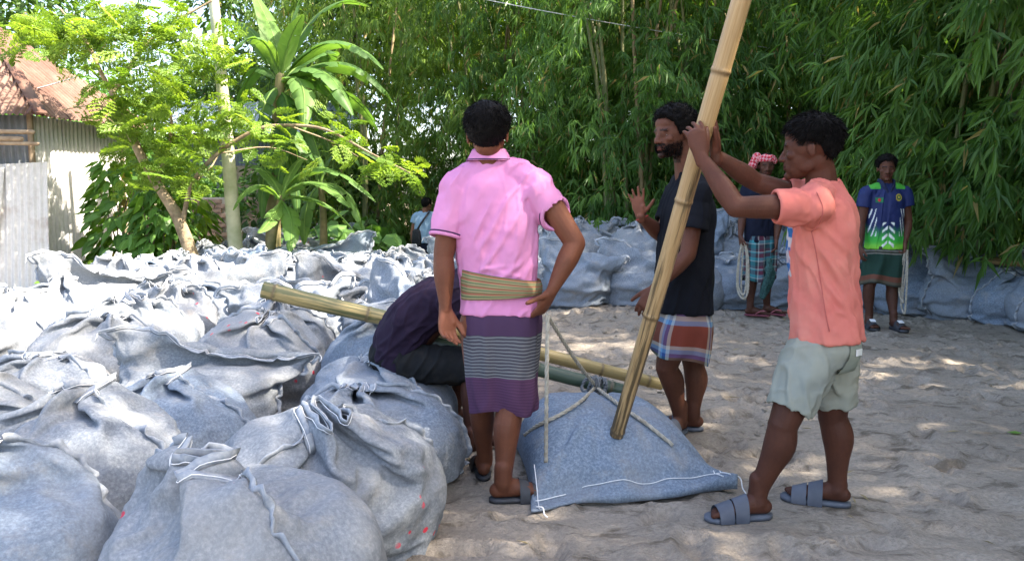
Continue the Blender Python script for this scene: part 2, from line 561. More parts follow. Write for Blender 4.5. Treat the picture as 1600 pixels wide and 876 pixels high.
def drape_sack(seed, NA=72, NV=28, frames_n=23, W=.355, D=.30, H=.43, top=.40, gather=0.0):
    """sew a felt tube shut round a heap of sand and let its empty top fall over (cloth simulation);
    gather pulls the two corners of the mouth together before it falls"""
    rng = np.random.default_rng(seed)
    EX = 2.5
    bm = bmesh.new()
    bmesh.ops.create_icosphere(bm, subdivisions=5, radius=1)
    ph = rng.random(4) * 6.28
    for v in bm.verts:
        c = spow(np.array(v.co), .78)
        c /= max(1e-6, (np.abs(c) ** EX).sum() ** (1 / EX))
        lump = 1 + .04 * math.sin(c[0] * 3 + ph[0]) + .04 * math.sin(c[1] * 4 + c[2] * 3 + ph[1])
        belly = 1 + .06 * math.cos((c[2] + .25) * 1.6)
        dome = 1 + (.12 * math.sin(c[0] * 2.6 + ph[2]) + .08 * math.cos(c[1] * 4 + ph[3])) * (c[2] > 0)
        v.co = (c[0] * W * lump * belly, c[1] * D * lump * belly, H * .5 + c[2] * H * .5 * dome)
    me = bpy.data.meshes.new('core')
    bm.to_mesh(me)
    bm.free()
    core = bpy.data.objects.new('core', me)
    COL.objects.link(core)
    core.modifiers.new('c', 'COLLISION')
    core.collision.thickness_outer = .008
    core.collision.cloth_friction = 6
    V, Wd, e = [], [], 2 / EX
    thf = np.linspace(0, 2 * np.pi, 1500)
    for j in range(NV):
        s = j / (NV - 1) * (H + top)
        k = max(0, (s - H * .8) / (top + H * .2))
        low = 1 - sstep(0, H * .3, np.array(s))
        nz = .005 * rng.standard_normal(NA) * (j > 0)
        for out, g in ((Wd, 0.0), (V, gather)):
            a, b = (W * 1.115 + .17 * k) * (1 - .18 * low), (D * 1.13 * (1 - k) + .006) * (1 - .18 * low)
            xf, yf = a * spow(np.cos(thf), e), b * spow(np.sin(thf), e)
            Lf = np.append(0, np.cumsum(np.hypot(np.diff(xf), np.diff(yf))))
            t = np.linspace(0, Lf[-1], NA, endpoint=False)
            x, y = np.interp(t, Lf, xf), np.interp(t, Lf, yf)
            if g:
                q = g * k ** 1.3
                y = y * (1 + q) + q * .10 * np.sin(x * 16 + ph[0]) * np.sign(1)
                x = x * (1 - .72 * q) + q * .04 * math.cos(ph[1])
            out.append(np.stack([x, y, np.full(NA, s - .012 - .3 * gather * max(0, k - .5) * .3) + nz], 1))
    V, Wd = np.concatenate(V), np.concatenate(Wd)
    F = [grid_faces(NA, NV, True)]
    o = (NV - 1) * NA
    i = np.arange(1, NA // 2 - 1)
    F[0] = np.concatenate([F[0], np.stack([o + i, o + i + 1, o + NA - i - 1, o + NA - i], 1)])
    F.append(np.array([[o, o + 1, o + NA - 1], [o + NA // 2 - 1, o + NA // 2, o + NA // 2 + 1]]))
    ob = mk('bag', V, F)
    md = ob.modifiers.new('cl', 'CLOTH')
    s = md.settings
    if gather:
        ob.shape_key_add(name='Basis')
        rk = ob.shape_key_add(name='flat')
        rk.data.foreach_set('co', Wd.ravel())
        s.rest_shape_key = rk
    vg = ob.vertex_groups.new(name='pin')
    vg.add(list(range(NA)), 1, 'ADD')
    s.quality = 5
    s.mass = .35
    s.tension_stiffness = s.compression_stiffness = 25
    s.shear_stiffness = 8
    s.bending_stiffness = .28
    s.tension_damping = 8
    s.air_damping = 1.2
    s.vertex_group_mass = 'pin'
    if not gather:
        s.shrink_min = s.shrink_max = -.03
    cs = md.collision_settings
    cs.use_self_collision = True
    cs.self_distance_min = .012
    cs.distance_min = .01
    cs.collision_quality = 2
    cs.self_friction = 5
    md.point_cache.frame_start = 1
    md.point_cache.frame_end = frames_n
    ang = rng.random() * 6.28
    SC.gravity = (4.5 * math.cos(ang), (3 + 3 * rng.random()) * (1 if seed % 2 else -1), -9.8)
    for f in range(1, frames_n + 1):
        if f == 14:
            SC.gravity = (-3 * math.cos(ang), 0, -13)
        SC.frame_set(f)
    ev = ob.evaluated_get(bpy.context.evaluated_depsgraph_get())
    out = np.empty(len(V) * 3)
    ev.data.vertices.foreach_get('co', out)
    bpy.data.objects.remove(ob)
    bpy.data.objects.remove(core)
    SC.frame_set(1)
    SC.gravity = (0, 0, -9.81)
    return out.reshape(-1, 3), F, NA, NV

def ribbon(C, U, N, w, th):
    "flat strip along C, width along U (scaled), thickness along N"
    n = len(C)
    V = np.concatenate([C - N * th, C + U * w - N * th, C + U * w + N * th, C + N * th])
    F = []
    i = np.arange(n - 1)
    for a, b in ((0, 1), (1, 2), (2, 3), (3, 0)):
        F.append(np.stack([a * n + i, a * n + i + 1, b * n + i + 1, b * n + i], 1))
    return V, np.concatenate(F)

def sack_meshes(seed, gather=0.0, top=.40):
    V, F, NA, NV = drape_sack(seed, gather=gather, top=top)
    N = vnormals(V, F)
    G3 = V.reshape(NV, NA, 3)
    N3 = N.reshape(NV, NA, 3)
    rng = np.random.default_rng(seed + 50)
    # sewn side seams: a wavy flange standing off each side, and one along the closed mouth
    seams, threads = [], []
    for col in (0, NA // 2):
        C = catmull(G3[1:, col], 3)
        Nn = nrms(catmull(N3[1:, col], 3))
        t, _, _ = frames(C, (0, 0, 1))
        side = nrms(np.cross(t, Nn))
        wob = vnoise(np.stack([np.arange(len(C)) * .33, np.full(len(C), seed * 3.1), np.full(len(C), col * .7)], 1), 4)
        seams.append(ribbon(C - Nn * .004, nrms(Nn + side * wob[:, None] * .8), side, .022 + .008 * wob[:, None], .0026))
    top = G3[-1]
    half = np.concatenate([[top[0]], (top[1:NA // 2] + top[NA - 1:NA // 2:-1]) / 2, [top[NA // 2]]])
    up = nrms(half - np.concatenate([[G3[-3, 0]], (G3[-3, 1:NA // 2] + G3[-3, NA - 1:NA // 2:-1]) / 2, [G3[-3, NA // 2]]]))
    t, _, _ = frames(half, (0, 0, 1))
    nn = nrms(np.cross(t, up))
    seams.append(ribbon(half, nrms(up + nn * (.35 * np.sin(np.arange(len(half)) * .9 + seed))[:, None]), nn, .028, .003))
    for sg in (-1, 1):
        threads.append(tube(half + up * .007 + nn * sg * .0062, .0014, 5, 2))
    # loose thread ends at both corners
    for k, e in ((0, half[0]), (-1, half[-1])):
        p = [e, e + up[k] * .02 + A(0, 0, -.01), e + up[k] * .03 + A(.01, .01, -.035), e + up[k] * .03 + A(.0, .015, -.06)]
        threads.append(tube(catmull(p, 4), .0022, 5))
    return (V, F), join(seams), join(threads)

SACK_KINDS = [sack_meshes(*s) for s in ((1, .9, .36), (2, .0, .42), (3, .6, .40), (4, 1.0, .32), (7, .0, .34))]
print('sacks simulated', round(time.time() - T0, 1))
SACK_DATA = []
for k, (body, seam, thr) in enumerate(SACK_KINDS):
    row = []
    for fm in FELT:
        o = mk('sandbag', *body, mat=fm)
        md = o.modifiers.new('subdivision', 'SUBSURF')
        md.levels = 1
        md.render_levels = 1
        s = mk('seam', *seam, mat=FELT_EDGE, parent=o)
        t = mk('stitching', *thr, mat=THREAD, parent=o)
        if row:
            s.data = row[0].children[0].data if row[0].children[0].name.startswith('seam') else row[0].children[1].data
            t.data = [c for c in row[0].children if c.name.startswith('stitching')][0].data
        row.append(o)
    SACK_DATA.append(row)
used_proto = set()

def sack(kind, felt, x, y, z=0.0, rz=0.0, sx=1.0, sz=1.0, tilt=(0, 0), label=None, group=None):
    pr = SACK_DATA[kind % len(SACK_DATA)][felt]
    if pr.name in used_proto:
        o = copy_tree(pr)
    else:
        used_proto.add(pr.name)
        o = pr
    o.location = (x, y, z)
    o.rotation_euler = (tilt[0], tilt[1], rz)
    o.scale = (sx, abs(sx), sz)
    tag(o, label, 'sandbag', group)
    return o

rs = np.random.default_rng(5)
GL = 'sandbags packed on the left'
GR = 'sandbags heaped along the bamboo'
NEAR = {  # (row, column): what sets it apart
    (0, 0): 'pale grey felt sandbag at the bottom edge, rightmost of its row',
    (0, 1): 'blue grey felt sandbag at the bottom left, beside the rightmost one of the front row',
    (1, 0): 'big grey felt sandbag with gathered puckered top, second along the right edge of the pile',
    (1, 1): 'grey felt sandbag with a red mark, second row of the pile, near the left edge',
    (2, 0): 'grey felt sandbag with crossed white stitching, third along the right edge of the pile',
    (2, 1): 'blue grey felt sandbag third from the front, second column in from the pile edge',
    (2, 2): 'sunlit felt sandbag cut by the left picture edge, third row from the front',
    (3, 0): 'grey felt sandbag that the man in the dark shirt sits on',
    (3, 1): 'sunlit felt sandbag just below the tip of the leaning bamboo pole',
    (3, 2): 'whitish sunlit felt sandbag left of the one below the bamboo tip',
}
ORD = ['first', 'second', 'third', 'fourth', 'fifth', 'sixth', 'seventh', 'eighth', 'ninth', 'tenth', 'eleventh', 'twelfth'] + ['%dth' % k for k in range(13, 40)]
TONE = ['grey', 'speckled grey', 'blue grey', 'pale grey']
row = 0
Y = 2.12
while Y < 15.6:
    k = 0
    right = -.30 if Y < 5 else (-.22 - .12 * max(0, min(3, Y - 5)) if Y < 8.2 else 3)
    x = -.28 - .39 + (.0 if row % 2 == 0 else -.02)
    if Y > 5:
        x += rs.uniform(-.15, .15)
    while x > -(.66 * Y + .75):
        # the shed and the tree keep their ground
        shed = Y > 6.1 and x < -3.75 - (Y - 6.1) * .2
        back = (Y > 13.0 and x < -4.6) or (Y > 11.3 and x > -2.6)
        if not (shed or back):
            lab = NEAR.get((row, k))
            sz = rs.uniform(.92, 1.08) * ((.98 if Y < 3.2 else .86) if Y < 4.6 else 1.08)
            felt = int(rs.choice([0, 1, 2, 3], p=[.36, .22, .2, .22]))
            if (row, k) in ((0, 0), (1, 0)): felt = 1
            if (row, k) in ((0, 1), (2, 0), (3, 0), (2, 1)): felt = 2 if (row, k) != (2, 0) else 0
            if (row, k) == (1, 1): felt = 1
            kind = int(rs.integers(0, 5))
            o = sack(kind, felt, x + rs.uniform(-.05, .05), Y + rs.uniform(-.07, .07) if Y > 4.4 else Y, rs.uniform(-.03, .0) if Y > 4.4 else -.015,
                 rs.uniform(-.8, .8) + (math.pi if rs.random() < .5 else 0), rs.uniform(.97, 1.08) * (1.0 if Y < 4.6 else .97) * (1 if rs.random() < .5 else -1), sz, (rs.uniform(-.07, .07), rs.uniform(-.07, .07)),
                 lab or f'{TONE[felt]} felt sandbag, {ORD[row]} row back in the left field, {ORD[k]} from its right edge', GL)
            if (row, k) in ((2, 0), (2, 1)):
                o.scale.z = .82
            if (row, k) == (3, 0):
                o.location.z = -.03; o.scale.z = .84; o.rotation_euler.x = o.rotation_euler.y = 0
        x -= rs.uniform(.83, .92)
        k += 1
    Y += .64 if Y < 4.6 else rs.uniform(.60, .67)
    row += 1
# the bank on the far side of the clearing
FR = [(828, 470), (905, 481), (1003, 480), (1085, 482), (1155, 480), (1228, 480), (1316, 484), (1372, 484), (1436, 488), (1527, 497), (1612, 507), (1690, 520)]
lab_fr = {1: 'plump grey felt sandbag standing alone at the clearing edge right of the pink shirt', 2: 'grey felt sandbag with a folded top, left of the man in black',
          8: 'blue grey felt sandbag right of the man in the green and navy jersey', 9: 'broad blue grey felt sandbag slumped at the right end of the clearing',
          10: 'grey felt sandbag cut by the right picture edge', 4: 'grey felt sandbag behind the man in black, at the clearing edge', 5: 'dark grey felt sandbag behind the hem of the turbaned man'}
for i, (px, py) in enumerate(FR):
    g = G(px, py)
    kind = int(rs.integers(0, 5))
    sack(kind, 2 if i > 6 else int(rs.choice([0, 2])), g[0], g[1] + .27, -.02, rs.uniform(-.25, .25), rs.uniform(.98, 1.08) * (1.18 if i > 7 else 1.0), 1.05 + .1 * (i in (1, 2)),
         (rs.uniform(-.05, .05), rs.uniform(-.05, .05)), lab_fr.get(i, f'grey felt sandbag, front row of the far bank, {ORD[i]} from its left end'), GR)
    for r in range(1, 5):
        if px > 1500 and r > 2: continue
        z = 0
        if r >= 2 and px < 1340: z = .30
        if r == 2 and px > 1340: z = .12
        if r >= 4 and px < 1340: z = .34
        sack(int(rs.integers(0, 5)), int(rs.choice([0, 2, 3], p=[.45, .4, .15])), g[0] * (1 + r * .055) + rs.uniform(-.15, .15), g[1] + .27 + r * .58 + rs.uniform(-.06, .06), z,
             rs.uniform(-.6, .6) + (math.pi if rs.random() < .5 else 0), rs.uniform(.95, 1.08) * (1 if rs.random() < .5 else -1), rs.uniform(.95, 1.15), (rs.uniform(-.1, .1), rs.uniform(-.1, .1)),
             f'felt sandbag heaped in the {ORD[r]} row of the far bank, {ORD[i]} from its left end', GR)
for row_ in SACK_DATA:
    for o in row_:
        if o.name not in used_proto:
            for c in list(o.children): bpy.data.objects.remove(c)
            bpy.data.objects.remove(o)
print('sacks placed', round(time.time() - T0, 1), sum(1 for o in COL.objects if o.name.startswith('sandbag')))
# ================================================================ plants
def leaf_material(name, dark, light, trans=.35, rough=.45, tcol=None, spec=.35):
    m, nt, b = material(name, rough, spec)
    at = nd(nt, 'Attribute', attribute_name='rnd').outputs['Fac']
    c = ramp(nt, at, [(0, dark), (.6, tuple((a + q) / 2 for a, q in zip(dark, light))), (.965, light), (.985, (.30, .235, .09))])
    nt.links.new(c, b.inputs['Base Color'])
    tr = nd(nt, 'BsdfTranslucent')
    tc = mix(nt, 1.0, c, tcol or (1.0, .95, .35), 'MULTIPLY')
    sc_ = mix(nt, 1.0, tc, (1.9, 1.9, 1.9), 'MULTIPLY')
    nt.links.new(sc_, tr.inputs[0])
    mx = nd(nt, 'MixShader', i_0=trans)
    nt.links.new(b.outputs[0], mx.inputs[1])
    nt.links.new(tr.outputs[0], mx.inputs[2])
    nt.links.new(mx.outputs[0], nt.nodes['Material Output'].inputs[0])
    return m

def blades(base, d, up, L, W, droop=.12):
    "slender leaves, one folded quad each"
    n = len(base)
    d = nrms(d)
    s = nrms(np.cross(d, up))
    nn = np.cross(s, d)
    L, W = np.asarray(L)[:, None], np.asarray(W)[:, None]
    mid = base + d * L * .38 - nn * 0
    V = np.stack([base, mid + s * W + nn * W * .5, base + d * L + A(0, 0, -1) * L * droop, mid - s * W + nn * W * .5], 1).reshape(-1, 3)
    F = np.arange(n * 4).reshape(-1, 4)
    return V, F

def broad(base, d, up, L, W, droop=.2, heart=False):
    "ovate leaves with a fold along the midrib: base, two pairs of edge points, tip"
    n = len(base)
    d = nrms(d)
    s = nrms(np.cross(d, up))
    nn = nrms(np.cross(s, d))
    L, W = np.asarray(L)[:, None], np.asarray(W)[:, None]
    dn = A(0, 0, -1) * L * droop
    b0 = base
    m1 = base + d * L * .45 + nn * L * .05
    tip = base + d * L + dn
    r1, l1 = base + d * L * (.12 if heart else .28) + s * W * (.95 if heart else .9) - nn * W * .15, base + d * L * (.12 if heart else .28) - s * W * (.95 if heart else .9) - nn * W * .15
    r2, l2 = base + d * L * .62 + s * W * .8 + dn * .4 - nn * W * .1, base + d * L * .62 - s * W * .8 + dn * .4 - nn * W * .1
    V = np.stack([b0, r1, m1, l1, r2, tip, l2], 1).reshape(-1, 3)
    k = np.arange(n)[:, None] * 7
    F = [np.concatenate([k + A(0, 1, 2).astype(int), k + A(0, 2, 3).astype(int)]),
         np.concatenate([k + A(1, 4, 5, 2).astype(int), k + A(3, 2, 5, 6).astype(int)])]
    return V, F

BARK = mottled('bark', (.13, .095, .065), (.27, .21, .15), 14, .9, .2, 40, .6, .02)
CULM = mottled('bamboo_culm', (.09, .12, .035), (.22, .21, .09), 6, .5, .4)
CULM_DRY = mottled('dry_culm', (.17, .125, .06), (.29, .22, .115), 6, .6, .3)
BLEAF = [leaf_material('bamboo_leaf', (.035, .10, .022), (.145, .275, .055), .40), leaf_material('bamboo_leaf_sunny', (.06, .13, .024), (.20, .31, .06), .45)]  # the sunny copy is paler and yellower: sunlight put into the leaf colour

def bamboo_foliage(seed, n_plume=150, R=1.45, H=8.0, leafL=.165, hmin=.5):
    rng = np.random.default_rng(seed)
    B, Dd, Ln, Rn = [], [], [], []
    for k in range(n_plume):
        h = hmin + (H - .5 - hmin) * rng.random() ** 1.25
        az = rng.random() * 6.283
        r0 = .35 + .3 * (h / H) * rng.random()
        ext = R * (.55 + .6 * rng.random()) * (1.0 if h > 1.2 else .7)
        out = A(math.cos(az), math.sin(az), 0)
        st = out * r0 + A(0, 0, h) + out * .9 * (h / H) ** 2
        rise, fall = .25 + .5 * rng.random(), .5 + .65 * rng.random()
        ns = int(15 + rng.integers(0, 6))
        t = .22 + .78 * rng.random(ns)
        c = st + out * ext * t[:, None] + A(0, 0, 1) * (rise * t - fall * 1.3 * t * t)[:, None]
        c = c + rng.normal(0, .10, c.shape)
        tang = nrms(out * ext + A(0, 0, 1) * (rise - 2.6 * fall * t)[:, None])
        tone = rng.random()
        for i in range(ns):
            if hmin > 1 and c[i, 2] < 1.0:
                continue
            nl = 8
            sd = nrms(tang[i] + rng.normal(0, .5, 3))
            off = np.linspace(0, .16, nl)[:, None] * sd
            dd = nrms(sd * .45 + A(0, 0, -.75) + rng.normal(0, .42, (nl, 3)))
            B.append(c[i] + off); Dd.append(dd)
            Ln.append(leafL * rng.uniform(.6, 1.2, nl)); Rn.append(np.where(rng.random(nl) < .035, 1.0, np.clip(tone * .55 + rng.random(nl) * .42, 0, .95)))
    B, Dd, Ln, Rn = np.concatenate(B), np.concatenate(Dd), np.concatenate(Ln), np.concatenate(Rn)
    up = rng.normal(0, .4, B.shape) + nrms(B * A(1, 1, 0)) + A(0, 0, .4)
    V, F = blades(B, Dd, up, Ln, Ln * .075 + .002)
    V[:, 2] = np.maximum(V[:, 2], .05)
    return V, F, np.repeat(Rn, 4)

def culm_mesh(seed, H=7.5):
    rng = np.random.default_rng(seed)
    z = np.linspace(0, 1, 23)
    lean = .9 + .5 * rng.random()
    p = np.stack([lean * z ** 2.2, .12 * np.sin(z * 4 + seed), H * z - .6 * z ** 3], 1)
    q, r = [], []
    for i in range(len(p) - 1):
        rr = .036 * (1 - .75 * z[i])
        q += [p[i], p[i] + (p[i + 1] - p[i]) * .04, p[i] + (p[i + 1] - p[i]) * .09]
        r += [rr * 1.18, rr * 1.12, rr]
    return tube(q, np.array(r), 7)

FOL = [bamboo_foliage(11, 225), bamboo_foliage(12, 225), bamboo_foliage(13, 235), bamboo_foliage(14, 270, 1.7, 8.0, .23, 1.35), bamboo_foliage(15, 140)]
CUL = [culm_mesh(k) for k in range(3)]
_fol_me, _cul_me = {}, {}
BAMBOO_N = [0]

def bamboo(x, y, var, rz, s, label, group='bamboo clumps behind the clearing', mat_i=0, n_culm=9, lean=(0, 0), zs=1.0):
    o = empty('bamboo_clump', (x, y, -.02), rz)
    o.rotation_euler = (lean[0], lean[1], rz)
    o.scale = (s, s, s * zs)
    key = (var, mat_i)
    if key not in _fol_me:
        f = mk('foliage', FOL[var][0], FOL[var][1], BLEAF[mat_i], attr={'rnd': FOL[var][2]}, smooth=False)
        _fol_me[key] = f.data
    else:
        f = bpy.data.objects.new('foliage', _fol_me[key]); COL.objects.link(f)
    f.parent = o
    rng = random.Random(int(x * 100) + int(y * 10))
    for k in range(n_culm):
        ck = k % 3
        if ck not in _cul_me:
            c = mk('culm', CUL[ck][0], CUL[ck][1], CULM_DRY if ck == 2 else CULM); _cul_me[ck] = c.data
        else:
            c = bpy.data.objects.new('culm', _cul_me[ck]); COL.objects.link(c)
        c.parent = o
        a = k * 2.4 + rng.random()
        c.location = (math.cos(a) * rng.uniform(.08, .5), math.sin(a) * rng.uniform(.08, .5), 0)
        c.rotation_euler = (0, 0, a + rng.uniform(-.5, .5))
        c.scale = (1, 1, rng.uniform(.85, 1.05))
    tag(o, label, 'bamboo', group)
    BAMBOO_N[0] += 1
    return o

LB = 'green bamboo clump in the dense wall of foliage behind the clearing'
rb = random.Random(3)
for i, x in enumerate(np.arange(.5, 10.2, 1.25)):
    bamboo(x + rb.uniform(-.2, .2), (12.7 if i else 14.7) + rb.uniform(-.3, .5) - (0.6 if x > 5 else 0), i % 3, rb.uniform(0, 6.28), rb.uniform(.95, 1.12), f'green bamboo clump, {ORD[i]} from the left in the wall of foliage behind the clearing')
for i, x in enumerate(np.arange(-2.6, 11, 1.9)):
    bamboo(x + rb.uniform(-.3, .3), 15.6 + rb.uniform(-.5, .8), (i + 1) % 3, rb.uniform(0, 6.28), rb.uniform(1.0, 1.2), f'paler bamboo clump behind the front row, {ORD[i]} from the left', 'bamboo clumps in the second row', 1, 5)
bamboo(5.3, 9.5, 3, 1.2, 1.0, 'near bamboo clump drooping over the sandbags at the right edge', None, 0, 9, (rad(9), rad(-10)))
bamboo(6.9, 8.1, 3, 2.9, 1.1, 'bamboo clump cut by the right picture edge, beyond the drooping one', None, 0, 9, (rad(5), rad(-7)))
# the grove goes on unseen to the right: clumps added and sized for their shade
for i, (x, y, s) in enumerate([(8.0, 6.2, 1.4), (8.2, 4.5, 1.45), (8.2, 2.8, 1.5), (8.3, 1.1, 1.5), (8.4, -.6, 1.5), (10.4, 4.8, 1.55), (10.6, 2.6, 1.55), (10.5, .6, 1.5), (10.2, 8.0, 1.4), (6.6, -.2, 1.5), (6.7, -1.7, 1.5), (5.6, .9, 1.3)]):
    bamboo(x, y, 4, rb.uniform(0, 6.28), s, f'unseen bamboo clump casting shade from beyond the right picture edge, {ORD[i]} of its grove', 'bamboo clumps along the right side', 0, 5)

# ---------------------------------------------------------------- trees behind
TLEAF = [leaf_material('tree_leaf', (.03, .075, .018), (.10, .19, .04), .35), leaf_material('lime_leaf', (.085, .175, .025), (.25, .36, .065), .45, tcol=(1, .95, .3)),
         leaf_material('shrub_leaf', (.05, .13, .025), (.15, .30, .06), .38), leaf_material('taro_leaf', (.07, .17, .04), (.20, .36, .10), .4)]

def leafy_tree(name, base, H, R, n_clump, per, leafL, mat, label, group, seed, trunk_r=.13, squash=.75):
    rng = np.random.default_rng(seed)
    o = empty(name)
    org(o, base)
    top = A(base[0], base[1], base[2] + H)
    c0 = A(base[0], base[1], base[2] + H - R * squash)
    T = [limb([base, base + A(.1, 0, H * .3), base + A(-.05, .1, H * .6), c0 + A(0, 0, R * .3)], [trunk_r, trunk_r * .8, trunk_r * .6, trunk_r * .3], seg=10)]
    B, Dd, L, Rn = [], [], [], []
    for k in range(n_clump):
        d = nrms(rng.normal(0, 1, 3))
        r = R * (.45 + .55 * rng.random() ** .6)
        c = c0 + d * A(r, r, r * squash)
        if k < 9:
            T.append(limb([base + A(0, 0, H * (.35 + .05 * k)), (base + A(0, 0, H * .5) + c) / 2 + A(0, 0, .2), c], [trunk_r * .4, trunk_r * .25, .015], seg=7))
        q = rng.normal(0, 1, (per, 3)) * A(.42, .42, .26) * (R / 2.2)
        B.append(c + q); Dd.append(nrms(q * A(1, 1, .5) + rng.normal(0, .35, q.shape) + A(0, 0, -.25)))
        L.append(leafL * rng.uniform(.6, 1.25, per)); Rn.append(np.clip(rng.random() * .5 + rng.random(per) * .5, 0, 1))
    B, Dd, L, Rn = (np.concatenate(a) for a in (B, Dd, L, Rn))
    V, F = broad(B, Dd, rng.normal(0, .5, B.shape) + A(0, 0, 1), L, L * .28)
    mk('crown', V, F, mat, o, False, attr={'rnd': np.repeat(Rn, 7)})
    V, F = join(T)
    mk('trunk', V, F, BARK, o)
    tag(o, label, 'tree', group)
    return o

BG = 'trees behind the shed and bananas'
leafy_tree('broadleaf_tree', A(-13.5, 19, 0), 8.0, 3.4, 70, 150, .2, TLEAF[0], 'dark leafy tree rising behind the rusty shed roof at the top left', BG, 1)
leafy_tree('broadleaf_tree', A(-8.6, 25, 0), 5.6, 2.8, 60, 130, .22, TLEAF[0], 'leafy tree behind the blue roofed house', BG, 2)
leafy_tree('broadleaf_tree', A(-4.8, 22, 0), 8.6, 3.2, 80, 150, .2, TLEAF[0], 'tall leafy tree behind the banana plants', BG, 3)
leafy_tree('broadleaf_tree', A(-1.0, 21, 0), 9.0, 3.4, 80, 150, .2, TLEAF[1], 'sunlit yellowish tree showing behind the left end of the bamboo', BG, 4)
leafy_tree('broadleaf_tree', A(4.2, 21, 0), 9.0, 3.6, 80, 150, .2, TLEAF[1], 'sunlit yellowish tree glimpsed through the middle of the bamboo', BG, 5)
leafy_tree('broadleaf_tree', A(9.4, 20, 0), 8.5, 3.6, 80, 150, .2, TLEAF[1], 'sunlit yellowish tree glimpsed through the bamboo above the jersey man', BG, 6)
leafy_tree('broadleaf_tree', A(14.5, 19, 0), 8.5, 3.6, 70, 140, .2, TLEAF[0], 'leafy tree beyond the right end of the bamboo', BG, 7)
leafy_tree('low_bush', A(.5, 17.6, 0), 2.6, 1.7, 40, 120, .17, TLEAF[1], 'low lime green bush lit through the foot of the bamboo, middle', BG + ' low', 8, .04)
leafy_tree('low_bush', A(5.6, 17.6, 0), 3.0, 1.9, 44, 120, .17, TLEAF[1], 'low lime green bush lit through the bamboo left of the jersey man', BG + ' low', 9, .04)
leafy_tree('low_bush', A(-4.0, 17.4, 0), 2.6, 1.8, 44, 120, .17, TLEAF[0], 'low dark bush behind the taro plants', BG + ' low', 10, .04)
leafy_tree('low_bush', A(2.9, 18.4, 0), 2.8, 1.8, 40, 120, .17, TLEAF[1], 'low lime green bush lit behind the turbaned man', BG + ' low', 14, .04)
leafy_tree('low_bush', A(-7.3, 16.8, 0), 2.2, 1.5, 40, 120, .15, TLEAF[2], 'low bush behind the feathery tree trunk', BG + ' low', 11, .04)
leafy_tree('low_bush', A(-10.5, 18.5, 0), 4.2, 2.2, 50, 130, .17, TLEAF[2], 'leafy bush between the shed and the blue roofed house', BG + ' low', 12, .05)

